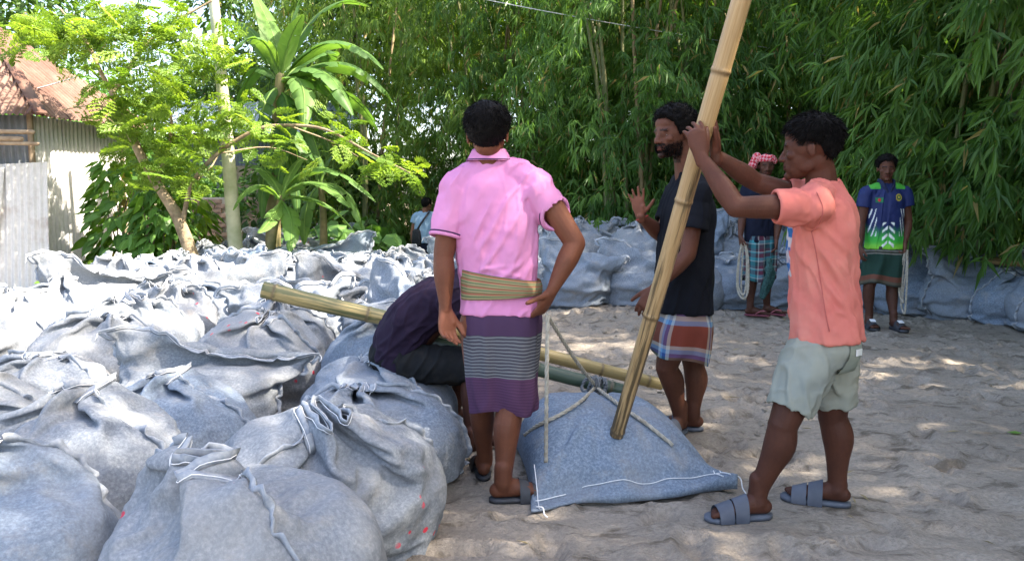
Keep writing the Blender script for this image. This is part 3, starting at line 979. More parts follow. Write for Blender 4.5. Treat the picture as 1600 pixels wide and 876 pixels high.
# ---------------------------------------------------------------- feathery tree on the left
def feathery_tree():
    rng = np.random.default_rng(21)
    Y0 = 10.4
    o = empty('feathery_tree')
    base = G(318, 412); base[1] = Y0; base[0] = P(318, 400, Y0)[0]; base[2] = -.05
    org(o, base)
    W = lambda l: [P(a, b, Y0 + c) for a, b, c in l]
    main = [base] + W([(281, 347, 0), (251, 296, .05), (221, 245, .1), (192, 180, .1), (175, 142, .1)])
    T = [limb(main, [.10, .078, .066, .058, .052, .046], seg=12)]
    br = [([(175, 142, .1), (190, 126, .15), (221, 78, .2), (268, 38, .3), (330, 2, .4)], .042), ([(175, 142, .1), (160, 118, 0), (135, 66, -.1), (95, 15, -.2)], .04),
          ([(285, 350, 0), (300, 288, -.1), (340, 240, -.2), (400, 203, -.2), (450, 196, -.2), (510, 203, -.25), (580, 240, -.3), (640, 270, -.3)], .034),
          ([(246, 280, .05), (262, 238, .1), (268, 190, .2), (262, 160, .2)], .035), ([(221, 78, .2), (232, 40, .5), (228, 5, .6)], .018), ([(150, 95, 0), (170, 60, .3), (195, 20, .5)], .018),
          ([(300, 288, -.1), (332, 258, .2), (352, 215, .4)], .016), ([(450, 196, -.2), (520, 222, 0), (560, 245, .1)], .012), ([(192, 180, .1), (150, 165, -.3), (95, 172, -.5)], .018), ([(340, 240, -.2), (420, 230, .2), (480, 250, .3)], .012)]
    for l, r in br:
        p = W(l)
        T.append(limb(p, np.linspace(r, r * .3, len(p)), seg=8))
    V, F = join(T)
    mk('trunk', V, F, mottled('feathery_bark', (.17, .125, .08), (.36, .28, .18), 9, .9, .2, 30, .6, .02), o)
    # doubly pinnate fronds
    cl = [(70, 50, 60, 34, 44), (160, 60, 60, 50, 54), (165, 125, 40, 35, 24), (230, 40, 60, 40, 44), (300, 60, 55, 45, 40), (270, 120, 60, 35, 40), (205, 200, 50, 45, 46), (265, 215, 50, 45, 46), (225, 150, 50, 30, 26),
          (330, 180, 60, 45, 44), (300, 265, 45, 40, 34), (225, 275, 40, 30, 26), (400, 195, 50, 22, 16), (440, 235, 50, 22, 14), (520, 205, 60, 20, 15), (560, 240, 60, 20, 18), (620, 262, 40, 16, 14), (480, 180, 40, 14, 6),
          (40, 35, 40, 25, 18), (180, 10, 70, 18, 24), (375, 105, 30, 40, 12)]
    B, Dd, Up, L, Rn = [], [], [], [], []
    for cx, cy, rx, ry, n in cl:
        for k in range(int(n * .78)):
            while True:
                u, v = rng.uniform(-1, 1, 2)
                if u * u + v * v < 1: break
            p = P(cx + u * rx, cy + v * ry, Y0 + rng.uniform(-.75, .75))
            az = rng.random() * 6.283
            ax = nrms(A(math.cos(az), math.sin(az), rng.uniform(-.7, .45)))
            lat = nrms(np.cross(ax, A(0, 0, 1)))
            up = nrms(np.cross(lat, ax) + rng.normal(0, .5, 3))
            lat = nrms(np.cross(ax, up))
            Lf = rng.uniform(.18, .36)
            tone = rng.random()
            for j in range(6):
                f = .15 + .85 * j / 5
                for sgn in (-1, 1):
                    pin = nrms(lat * sgn + ax * .55 + A(0, 0, -.15))
                    pl = Lf * .42 * math.sin(.5 + 2.3 * f)
                    m = 5
                    tt = np.linspace(.2, 1, m)[:, None]
                    q = p + ax * Lf * f + pin * pl * tt - A(0, 0, 1) * (f * f * Lf * .25)
                    for s2 in (-1, 1):
                        B.append(q); Dd.append(nrms(np.cross(pin, up) * s2 * .9 + pin * .6 + rng.normal(0, .12, (m, 3))) )
                        Up.append(np.broadcast_to(up, (m, 3))); L.append(np.full(m, .042) * rng.uniform(.8, 1.25)); Rn.append(np.clip(tone * .6 + rng.random(m) * .4, 0, 1))
    B, Dd, Up, L, Rn = (np.concatenate(a) for a in (B, Dd, Up, L, Rn))
    V, F = blades(B, Dd, Up, L, L * .3, .1)
    mk('crown', V, F, TLEAF[1], o, False, attr={'rnd': np.repeat(Rn, 4)})
    tag(o, 'leaning tree with feathery lime green leaves between the shed and the pale pole', 'tree')
feathery_tree()

# ---------------------------------------------------------------- banana plants
BANLEAF = leaf_material('banana_leaf', (.05, .13, .035), (.19, .32, .08), .42, .5, spec=.3)
BANSTEM = mottled('banana_stem', (.12, .12, .05), (.30, .24, .12), 7, .7, .3, 20, .4, .02)

def banana_leaf(parent, base, mid, tip, width, seed, tone=.5, torn=.5):
    rng = np.random.default_rng(seed)
    n = 25
    t = np.linspace(0, 1, n)[:, None]
    C = (1 - t) ** 2 * base + 2 * t * (1 - t) * (2 * mid - .5 * (base + tip)) + t * t * tip
    tg = nrms(np.gradient(C, axis=0))
    side = nrms(np.cross(tg, A(0, 0, 1)) + A(1e-4, 0, 0))
    up = np.cross(side, tg)
    prof = width * (np.sin(np.pi * np.clip((t[:, 0] - .08) / .93, 0, 1) ** .75) ** .6)
    Vs, Fs, nv = [], [], 0
    for sg in (-1, 1):
        edges = [2]
        while edges[-1] < n - 1:
            edges.append(min(n - 1, edges[-1] + int(rng.integers(2, 7 if torn > .3 else 14))))
        for a, b in zip(edges[:-1], edges[1:]):
            dr = rng.uniform(.15, .75) * torn + .12
            tw = rng.uniform(-.25, .25) * torn
            u = np.array([0, .35, .7, 1.0])
            rows = []
            for i in range(a, b + 1):
                w = prof[i] * (.9 if i in (a, b) and torn > .3 else 1)
                lift = .22 * u - dr * u * u
                rows.append(C[i] + (side[i] * sg)[None] * (w * u * (1 - .25 * dr * u))[:, None] + up[i][None] * (w * lift)[:, None] + tg[i][None] * (w * (.25 * u + tw * u))[:, None])
            Vs.append(np.concatenate(rows)); Fs.append(grid_faces(4, len(rows)) + nv); nv += len(rows) * 4
    rib = tube(C, np.linspace(.022, .004, n), 6)
    V = np.concatenate(Vs + [rib[0]])
    F = [np.concatenate(Fs + [rib[1][0] + nv]), rib[1][1] + nv]
    r = np.concatenate([np.full(nv, tone) + rng.normal(0, .06, nv), np.full(len(rib[0]), .95)])
    return mk('leaf', V, F, BANLEAF, parent, True, attr={'rnd': np.clip(r, 0, 1)})

def banana(label, stem, leaves, Y0, seed, r=.12):
    o = empty('banana_plant')
    b = P(*stem[0], Y0); b[2] = -.03
    org(o, b)
    pts = [b] + [P(x, y, Y0) for x, y in stem[1:]]
    mk('stem', *limb(pts, np.linspace(r, r * .55, len(pts)), seg=12), mat=BANSTEM, parent=o)
    for k, (bx, by, mx, my, tx, ty, dy, w, tone, torn) in enumerate(leaves):
        banana_leaf(o, P(bx, by, Y0), P(mx, my, Y0 + dy * .55), P(tx + (tx - bx) * .12, ty + (ty - by) * .05 + 6, Y0 + dy), w * .84, seed * 31 + k, tone * .8, min(1, torn + .15))
    tag(o, label, 'banana plant', 'banana plants')

banana('tall banana plant with long arching leaves right of the pale pole', [(425, 410), (428, 300), (433, 200), (438, 120)],
       [(438, 125, 428, 60, 395, -20, .3, .30, .75, .1), (440, 120, 452, 65, 470, 22, -.3, .20, .95, .05), (440, 125, 520, 66, 582, 104, -.5, .30, .35, .6), (440, 128, 500, 80, 503, 100, .9, .28, .3, .4),
        (440, 132, 540, 100, 600, 160, .4, .30, .3, .7), (440, 130, 500, 110, 540, 172, -.8, .30, .45, .7), (438, 130, 470, 130, 470, 195, -1.0, .22, .8, .9), (436, 125, 380, 40, 335, 45, .6, .3, .3, .3),
        (436, 128, 400, 60, 345, 110, -.5, .25, .6, .4), (438, 125, 500, 20, 560, 10, .7, .28, .4, .3), (440, 130, 530, 140, 575, 195, .9, .26, .25, .8), (438, 140, 455, 230, 462, 300, .2, .2, .2, .9), (438, 126, 470, 0, 505, -15, .2, .26, .5, .2), (438, 135, 400, 110, 372, 180, .3, .22, .3, .7), (438, 138, 478, 150, 505, 230, .2, .24, .3, .8), (437, 140, 415, 160, 400, 235, -.4, .2, .25, .9), (438, 145, 450, 175, 440, 250, -.5, .2, .2, .9), (440, 132, 500, 130, 548, 225, .5, .24, .3, .8), (436, 190, 470, 180, 500, 262, -.3, .2, .3, .8), (436, 200, 405, 195, 385, 275, -.3, .2, .35, .8), (434, 235, 455, 255, 462, 330, -.35, .17, .2, 1), (434, 230, 415, 260, 412, 330, -.35, .17, .25, 1), (436, 170, 500, 175, 552, 255, .2, .22, .25, .8), (434, 180, 440, 230, 430, 300, -.45, .16, .15, 1)], 11.5, 1)
banana('short banana plant with drooping pale leaves in front of the tall one', [(418, 408), (425, 370), (440, 310)],
       [(440, 312, 500, 262, 572, 310, -.3, .22, .5, .5), (440, 312, 490, 285, 535, 318, -.9, .2, .75, .4), (440, 315, 400, 290, 372, 322, -.6, .17, .8, .5), (440, 315, 455, 345, 450, 385, -.9, .16, .65, .7), (440, 310, 470, 250, 505, 235, .5, .17, .85, .1),
        (440, 312, 415, 270, 380, 250, .4, .16, .5, .3), (440, 312, 500, 315, 540, 352, .3, .18, .4, .6), (440, 312, 425, 340, 408, 356, -1.0, .14, .9, .5)], 10.9, 2, .08)
banana('dark banana plant half hidden behind the tall one', [(505, 400), (505, 330), (500, 290)],
       [(500, 290, 540, 230, 600, 262, .2, .2, .3, .5), (500, 290, 470, 220, 455, 200, .3, .18, .4, .3), (500, 290, 540, 300, 560, 350, -.2, .2, .35, .7), (500, 290, 480, 320, 478, 372, -.4, .17, .5, .7)], 12.3, 3, .07)

# ---------------------------------------------------------------- taro, shrubs and weeds
def stemmy(name, base, n, h, spread, leafL, wid, mat, label, cat, group, seed, heart=True, droop=.5):
    rng = np.random.default_rng(seed)
    o = empty(name)
    org(o, base)
    S, B, Dd, L = [], [], [], []
    for k in range(n):
        az = rng.random() * 6.283
        r = spread * rng.random() ** .5
        hh = h * rng.uniform(.45, 1.05)
        out = A(math.cos(az), math.sin(az), 0)
        tip = base + out * r + A(0, 0, hh)
        S.append(tube(catmull([base + out * .04, base + out * r * .45 + A(0, 0, hh * .65), tip], 4), .007, 5))
        B.append(tip); Dd.append(nrms(out * .8 + A(rng.normal(0, .3), rng.normal(0, .3) - .25, -droop))); L.append(leafL * rng.uniform(.65, 1.2))
    B, Dd, L = np.array(B), np.array(Dd), np.array(L)
    V, F = broad(B, Dd, rng.normal(0, .3, B.shape) + A(0, -.3, 1), L, L * wid, .15, heart)
    mk('foliage', V, F, mat, o, False, attr={'rnd': np.repeat(rng.random(n), 7)})
    V, F = join(S)
    mk('stem', V, F, mottled('stalk', (.10, .16, .05), (.18, .25, .08), 10, .6) if 'stalk' not in bpy.data.materials else bpy.data.materials['stalk'], o)
    tag(o, label, cat, group)
    return o

rt = random.Random(8)
for i, (px, Yt, h) in enumerate([(480, 13.2, .7), (505, 13.6, .85), (530, 13.2, .95), (552, 13.8, 1.0), (572, 13.3, .95), (592, 14.0, 1.0), (604, 13.4, .8), (545, 14.6, 1.1), (592, 14.8, 1.1), (460, 14.0, .9), (425, 13.0, .6)]):
    b = P(px, 400, Yt); b[2] = zg(b[0], b[1]) - .02
    stemmy('taro_plant', b, 13, h, .42, .36, .36, TLEAF[3], f'broad leaved taro plant left of the man in blue, {ORD[i]} of its patch', 'taro plant', 'taro plants', 40 + i)

def big_shrub(base, top, lean, n, R, leafL, mat, label, seed, name='broadleaf_shrub', cat='shrub', group=None):
    rng = np.random.default_rng(seed)
    o = empty(name)
    org(o, base)
    S, B, Dd, L = [], [], [], []
    for k in range(7):
        az = k * .9
        p2 = base + A(math.cos(az) * R * .5 + lean, math.sin(az) * R * .4, top * rng.uniform(.7, 1))
        S.append(tube(catmull([base + A(math.cos(az) * .08, math.sin(az) * .08, 0), (base + p2) / 2 + rng.normal(0, .08, 3), p2], 5), np.linspace(.018, .005, 11), 6))
    for k in range(n):
        az, z = rng.random() * 6.283, rng.random()
        r = R * (.35 + .65 * rng.random() ** .5) * (1 - .35 * z)
        p = base + A(math.cos(az) * r + lean * z, math.sin(az) * r * .8, .05 + top * z)
        B.append(p); Dd.append(nrms(A(math.cos(az), math.sin(az), -.75) + rng.normal(0, .35, 3))); L.append(leafL * rng.uniform(.55, 1.2))
    B, Dd, L = np.array(B), np.array(Dd), np.array(L)
    V, F = broad(B, Dd, rng.normal(0, .3, B.shape) + A(0, 0, 1), L, L * .3, .2, False)
    mk('foliage', V, F, mat, o, False, attr={'rnd': np.repeat(rng.random(n), 7)})
    V, F = join(S)
    mk('stem', V, F, BARK, o)
    tag(o, label, cat, group)

def gpt(px, Y0):
    b = P(px, 400, Y0); b[2] = -.03
    return b
big_shrub(gpt(195, 11.4), 1.75, .0, 330, .55, .26, TLEAF[2], 'tall shrub with large glossy leaves against the shed corner', 51)
big_shrub(gpt(245, 11.0), 1.35, .1, 300, .5, .25, TLEAF[2], 'large leaved shrub left of the leaning trunk', 52)
big_shrub(gpt(292, 11.6), 1.2, .1, 240, .45, .22, TLEAF[1], 'lime green leafy shrub right of the leaning trunk', 53)
for i, (px, Yt, h, n) in enumerate([(120, 8.6, .34, 90), (150, 8.9, .36, 90), (180, 9.1, .40, 90), (98, 9.2, .3, 70), (212, 9.4, .36, 80), (135, 9.8, .42, 90), (75, 8.3, .2, 40), (165, 9.9, .45, 90), (45, 7.9, .16, 30), (235, 9.9, .4, 80)]):
    big_shrub(gpt(px, Yt), h, 0, n, .38, .11, TLEAF[1] if i % 2 else TLEAF[2], f'low weed between the shed wall and the sandbags, {ORD[i]} of its patch', 60 + i, 'weed', 'weed', 'weeds at the foot of the shed')
leaf1 = broad(G(1597, 682)[None] + A(0, 0, .02), A(-.7, .5, .1)[None], A(0, 0, 1)[None], [.07], [.022])
tag(mk('fallen_leaf', *leaf1, mat=TLEAF[2], attr={'rnd': np.full(7, .9)}), 'single fresh green leaf on the sand at the right edge', 'leaf')
print('plants', round(time.time() - T0, 1))
# ================================================================ shed, house, fence, pole, wire
def rusty(name, base, rust, amount, seed_loc):
    m, nt, b = material(name, .62, .4)
    v = obj_co(nt)
    n = noise_(nt, scaled(nt, v, (1, 1, 1), loc=seed_loc), 1.3, 6, .65)
    f = noise_(nt, v, 18, 4, .7)
    c = mix(nt, ramp(nt, f, [(.3, .0), (.8, .5)]), base, tuple(x * .55 for x in base))
    rc = mix(nt, f, rust, tuple(x * .45 for x in rust))
    c = mix(nt, ramp(nt, n, [(1 - amount - .12, 0), (1 - amount + .12, 1)]), c, rc)
    nt.links.new(c, b.inputs['Base Color'])
    bump(nt, b, f, .15, .004)
    return m

ROOF = rusty('rusty_roof', (.20, .125, .09), (.14, .065, .04), .55, (3, 1, 2))
TIN = rusty('grey_tin', (.60, .59, .56), (.30, .15, .08), .27, (7, 5, 1))
TIN_DARK = rusty('dark_tin', (.20, .22, .24), (.16, .10, .07), .3, (2, 8, 1))
TIN_BLUE = rusty('blue_tin', (.46, .54, .62), (.42, .46, .5), .3, (5, 2, 4))
WOOD = mottled('weathered_wood', (.20, .14, .09), (.38, .30, .21), 9, .85, .2, 30, .4, .01)

def corrugated(p0, u, v, w, h, amp=.016, pitch=.085, mat=None, parent=None, name='sheet', jag=0.0, seed=0, top=None):
    "corrugated sheet: corner p0, width w along u (waves run across u), height h along v; thickness 3 mm"
    rng = np.random.default_rng(seed)
    u, v = nrms(u), nrms(v)
    n = np.cross(u, v)
    nu = max(6, int(w / pitch * 8))
    x = np.linspace(0, w, nu)
    z = amp * np.sin(x / pitch * 2 * np.pi)
    ny = 6
    js = jag * np.abs(vnoise(np.stack([x * 9, np.full(nu, seed * 1.7), np.zeros(nu)], 1), 3)) + jag * .6 * np.abs(vnoise(np.stack([x * 2.5, np.full(nu, seed * 2.7), np.zeros(nu)], 1), 8))
    R = []
    for off in (0, -.003):
        for k in range(ny):
            t = k / (ny - 1)
            hh = js + ((h if top is None else np.maximum(top(x), .02)) - js) * t
            dent = .012 * math.sin(t * 5 + seed) * np.sin(x * 3 + seed)
            R.append(p0 + u * x[:, None] + v * hh[:, None] + n * (z + dent + off)[:, None])
    V = np.concatenate(R)
    F = np.concatenate([grid_faces(nu, ny), grid_faces(nu, ny)[:, ::-1] + nu * ny])
    return mk(name, V, F, mat, parent)

def shed():
    o = empty('tin_shed')
    c = A(-6.55, 11.0, 0)                     # near right corner
    org(o, c)
    ur = nrms(A(.16, 1.0, 0))                # along the right wall, away from the camera
    uf = nrms(A(-1.0, -.10, 0))               # along the front wall, to the left
    H = 2.34
    for k in range(3):
        corrugated(c + ur * (.66 * k), ur, A(0, 0, 1), .72, H, mat=TIN, parent=o, name='wall_sheet', seed=k, jag=.05)
    corrugated(c + uf * 3.4, -uf, A(0, 0, 1), 3.4, H, mat=TIN_DARK, parent=o, name='wall_sheet', seed=11)
    for k in range(5):
        corrugated(c + ur * 1.98 + uf * (.7 * k), uf, A(0, 0, 1), .74, H, mat=TIN_DARK, parent=o, name='wall_sheet', seed=30 + k)
    # leaning loose sheets that close the front
    for k, (a, w, hh, ln, rz) in enumerate([(-.42, .80, 1.85, -.04, .05), (.25, .82, 1.72, .08, -.03), (.95, .85, 1.78, .04, .02), (1.7, .85, 1.7, .1, 0)]):
        vv = nrms(A(0, .16, 1) + uf * rz)
        corrugated(c + uf * (a + w) + A(0, -.50 - .03 * k, -.12 + ln), nrms(-uf + A(0, 0, rz)), vv, w, hh, .012, .085, TIN, o, 'loose_sheet', .22, 20 + k)
    # hipped roof: a right slope and a front slope, each sheet cut along the hips
    e0 = c + A(.30, -.35, H - .03)
    WR, WF = 2.75, 4.6
    apex = e0 + ur * (WR * .5) - A(1.75, 0, 0) + A(0, 0, 1.50)
    vr = nrms(apex - e0 - ur * ((apex - e0) @ ur))
    LR = (apex - e0) @ vr
    for k in range(4):
        w0, w1 = .70 * k - .02, min(.70 * (k + 1) + .04, WR)
        corrugated(e0 + ur * w0 + A(0, 0, .004 * k), ur, vr, w1 - w0, 1, .018, .09, ROOF, o, 'roof_sheet', 0, 40 + k, lambda x, w0=w0: LR * np.minimum((x + w0) / (WR * .5), (WR - x - w0) / (WR * .5)) + .04)
    vf = nrms(apex - e0 - uf * ((apex - e0) @ uf))
    LF = (apex - e0) @ vf
    af = (apex - e0) @ uf
    for k in range(5):
        corrugated(e0 + uf * (.8 * (k + 1) + .03) + A(0, 0, .004 * k), -uf, vf, .86, 1, .018, .09, ROOF, o, 'roof_sheet', 0, 60 + k, lambda x, k=k: LF * np.minimum((.8 * (k + 1) + .03 - x) / af, 1.0) + .04)
    q = apex + A(0, 0, .05)
    mk('ridge_cap', *ribbon(np.array([e0 + A(-.02, .02, .03), (e0 + q) / 2, q]), np.repeat(nrms(np.cross(q - e0, A(0, 0, 1)))[None], 3, 0), np.repeat(A(0, 0, 1)[None], 3, 0), .16, .006), mat=ROOF, parent=o)
    for k, (a0, a1, z, r) in enumerate([(-.3, 2.6, 2.08, .03), (-.15, 2.6, 1.99, .035), (-.35, 2.6, 1.93, .025)]):
        mk('beam', *limb([c + uf * -a0 * -1 + A(-.0, -.45, z), c + uf * a1 + A(0, -.45, z + .03)], [r, r], seg=8), mat=WOOD, parent=o)
    for p in (c + A(.02, .0, 0), c + ur * 1.95, c + uf * 1.2 + A(0, -.2, 0)):
        mk('post', *limb([p + A(0, 0, -.1), p + A(0, 0, H)], [.045, .04], seg=8), mat=WOOD, parent=o)
    mk('tarpaulin', *ribbon(np.array([c + uf * a + A(0, -.38, 2.14 + .02 * math.sin(a * 9)) for a in (.15, .5, .9, 1.4, 2.0)]), np.repeat(A(0, -.02, 1)[None], 5, 0), np.repeat(A(0, 1, 0)[None], 5, 0), .12, .004),
       mat=mottled('blue_plastic', (.05, .22, .55), (.12, .35, .70), 5, .4, .5), parent=o)
    tag(o, 'tin shed with rusty hipped roof and pale corrugated walls at the left edge', 'shed')
shed()

def house():
    o = empty('tin_house')
    c = A(-8.3, 19.5, 0)
    org(o, c)
    u = A(1, .05, 0)
    for k in range(5):
        corrugated(c + u * (.85 * k), u, A(0, 0, 1), .9, 2.9, mat=TIN_DARK, parent=o, name='wall_sheet', seed=80 + k)
    for k in range(6):
        corrugated(c + u * (.85 * k - .4) + A(0, -.5, 2.75), u, nrms(A(0, 1, .42)), .9, 2.6, .018, .09, TIN_BLUE, o, 'roof_sheet', 0, 90 + k)
    mk('door', *box(c + A(1.9, -.06, 1.0), (.45, .03, 1.0)), mat=WOOD, parent=o, smooth=False)
    tag(o, 'house with a blue grey tin roof behind the feathery tree', 'house')
house()

def brick_wall():
    o = empty('brick_wall')
    b = gpt(296, 14.6); b[2] = 0
    org(o, b)
    mt = mottled('brick', (.22, .14, .105), (.36, .265, .205), 12, .9, .2, 40, .4, .01)
    mk('mortar', *box(b + A(.36, .06, .62), (.37, .05, .62)), mat=mottled('mortar', (.35, .32, .28), (.5, .47, .42), 30, .9), parent=o, smooth=False)
    V, F = box(A(0, 0, 0), (.11, .055, .036))
    me = None
    for r in range(14):
        for k in range(3):
            x = .11 + k * .235 - (.117 if r % 2 else 0) + .05
            if me is None:
                q = mk('brick', V, F, mt, None, False); me = q.data
            else:
                q = bpy.data.objects.new('brick', me); COL.objects.link(q)
            q.parent = o
            q.location = (x, .0 + random.Random(r * 9 + k).uniform(-.006, .006), .05 + r * .086)
    tag(o, 'low bare brick wall between the leaning tree and the pale pole', 'wall')
brick_wall()

# pale pole
pb, pt = P(371, 402, 11.2), P(328, -60, 11.2)
pb[2] = -.05
po = mk('pole', *limb([pb, pb * .5 + pt * .5 + A(.02, 0, 0), pt], [.105, .085, .062], seg=16, m=8), mat=mottled('pale_pole', (.34, .36, .22), (.58, .56, .42), 5, .75, .25, 25, .3, .01))
tag(po, 'tall pale tapering pole left of the banana plants', 'pole')
# overhead wire
w0, w1 = P(335, -95, 11.2), P(1330, 92, 12.2)
s = np.linspace(0, 1, 40)[:, None]
wp = w0 * (1 - s) + w1 * s - A(0, 0, 1) * (s * (1 - s)) * .55
tag(mk('overhead_wire', *tube(wp, .006, 6), mat=mottled('wire', (.5, .52, .55), (.66, .68, .7), 3, .4, .5)), 'thin pale wire hanging across the bamboo foliage', 'wire')
w0, w1 = P(-60, 158, 11.4), P(120, 120, 11.4)
tag(mk('slack_wire', *tube(w0 * (1 - s) + w1 * s - A(0, 0, 1) * (s * (1 - s)) * .2, .008, 6), mat=bpy.data.materials['wire']), 'slack grey wire in front of the rusty shed roof', 'wire')

def stick_fence():
    o = empty('stick_fence')
    a, b = gpt(1405, 11.6), gpt(1560, 11.0)
    a[2] = b[2] = 0
    org(o, a)
    rng = random.Random(4)
    V, F = limb([A(0, 0, -.05), A(.02, .01, .6), A(0, 0, 1.25)], [.013, .012, .009], seg=6, m=2)
    me = None
    for k in range(46):
        if me is None:
            q = mk('stick', V, F, CULM_DRY); me = q.data
        else:
            q = bpy.data.objects.new('stick', me); COL.objects.link(q)
        q.parent = o
        p = (b - a) * (k / 45)
        q.location = (p[0], p[1] + rng.uniform(-.02, .02), 0)
        q.rotation_euler = (rng.uniform(-.1, .1), rng.uniform(-.14, .14), rng.uniform(0, 6))
        q.scale = (1, 1, rng.uniform(.75, 1.1))
    for z in (.35, .85):
        mk('rail', *limb([a + A(0, 0, z), b + A(0, 0, z + .05)], [.016, .014], seg=6), mat=CULM_DRY, parent=o)
    tag(o, 'rough fence of thin sticks under the bamboo behind the jersey man', 'fence')
stick_fence()
print('buildings', round(time.time() - T0, 1))
# ================================================================ people: builders
def skin_material(name, base, dark):
    m, nt, b = material(name, .5, .22)
    v = obj_co(nt)
    col = nd(nt, 'Attribute', attribute_name='Col').outputs['Color']
    n = noise_(nt, v, 7, 6, .7)
    c = mix(nt, ramp(nt, n, [(.32, 0), (.7, .75)]), base, dark)
    c = mix(nt, ramp(nt, noise_(nt, v, 45, 4, .7), [(.55, 0), (.8, .3)]), c, tuple(x * 1.5 for x in base))
    nt.links.new(ramp(nt, noise_(nt, v, 12, 4), [(.3, .46), (.7, .68)]), b.inputs['Roughness'])
    c = mix(nt, 1.0, c, col, 'MULTIPLY')
    nt.links.new(c, b.inputs['Base Color'])
    b.inputs['Subsurface Weight'].default_value = .06
    b.inputs['Subsurface Radius'].default_value = (.012, .005, .003)
    bump(nt, b, math_(nt, 'ADD', noise_(nt, v, 170, 3, .6), noise_(nt, v, 30, 3, .6)), .2, .004)
    return m

HAIRM = mottled('black_hair', (.0035, .003, .003), (.009, .0075, .007), 60, .62, .08, 220, .4, .004)
EYEM, _nt, _b = material('eye', .55, .15)
_nt.links.new(nd(_nt, 'Attribute', attribute_name='Col').outputs['Color'], _b.inputs['Base Color'])

def cloth_material(name, c1, c2=None, rough=.85, dirt=None, bscale=40, bstr=.12):
    m, nt, b = material(name, rough, .1)
    v = obj_co(nt)
    c2 = c2 or tuple(x * .8 for x in c1)
    c = ramp(nt, noise_(nt, v, 5, 4, .6), [(.3, c2), (.7, c1)])
    if dirt:
        c = mix(nt, ramp(nt, noise_(nt, scaled(nt, v, (1, 1, .7), loc=(4, 2, 7)), 4.0, 6, .7), [(.5, 0), (.8, .5)]), c, dirt)
    nt.links.new(c, b.inputs['Base Color'])
    bump(nt, b, math_(nt, 'ADD', math_(nt, 'MULTIPLY', noise_(nt, v, 350, 2), .3), noise_(nt, v, bscale, 3, .6)), bstr, .006)
    return m

def head_frame(yaw, pitch=0.0, roll=0.0):
    "columns right, forward, up; yaw 0 looks away from the camera, +90 to the right; pitch>0 looks up"
    y, p, r = rad(yaw), rad(pitch), rad(roll)
    f = A(math.sin(y) * math.cos(p), math.cos(y) * math.cos(p), math.sin(p))
    rt = A(math.cos(y), -math.sin(y), 0)
    up = np.cross(rt, f)
    rt, up = rt * math.cos(r) + up * math.sin(r), up * math.cos(r) - rt * math.sin(r)
    return np.stack([rt, f, up], 1)

def head_parts(o, R, s, narrow=1.0):
    "skull, jaw, brow, nose, lips, chin, cheeks and ears, head frame origin between the ears at eye level"
    out = []
    def E(c, r, tilt=0.0):
        ax = np.diag(r).astype(float)
        if tilt:
            ct, st = math.cos(tilt), math.sin(tilt)
            ax = ax @ np.array([[1, 0, 0], [0, ct, st], [0, -st, ct]])
        out.append(ell(o + (R @ np.array(c)) * s, (ax * s) @ R.T, 22, 14))
    E((0, -.012, .037), (.075, .094, .080))
    E((0, .012, .012), (.069, .083, .072))
    E((0, .030, -.030), (.059 * narrow, .060, .066))
    E((0, .045, -.062), (.046 * narrow, .045, .045))
    E((0, .068, .026), (.050, .021, .015))
    E((0, .056, .052), (.052, .035, .034))
    for k in (-1, 1):
        E((k * .030, .0775, .019), (.021, .011, .0075))
        E((k * .043, .060, -.020), (.020, .020, .016))
        E((k * .037, .012, -.058), (.017, .034, .026))
        E((k * .0125, .094, -.0335), (.0095, .011, .0080))
        E((k * .0745, -.014, -.004), (.0075, .015, .027), -.25)
        E((k * .0785, -.020, .006), (.0045, .010, .016), -.25)
        E((k * .031, .0675, -.001), (.017, .010, .0095))
    out.append(limb([o + R @ A(0, .082, .014) * s, o + R @ A(0, .093, -.008) * s, o + R @ A(0, .104, -.031) * s], np.array([.0085, .0095, .0125]) * s, R[:, 1], 12, 3))
    E((0, .086, -.0555), (.021, .012, .0062))
    E((0, .085, -.0675), (.0195, .013, .0072))
    E((0, .078, -.094), (.021, .018, .015))
    E((0, .078, -.048), (.026, .016, .012))
    return out

def neck_parts(o, R, nb, s):
    return [limb([o + R @ A(0, -.022, -.035) * s, o * .45 + (o + R @ A(0, -.03, -.10) * s) * .0 + nb * .55 + R @ A(0, -.012, 0) * s, nb + A(0, 0, -.05)], np.array([.050, .053, .066]) * s, R[:, 1], 16, 4)]

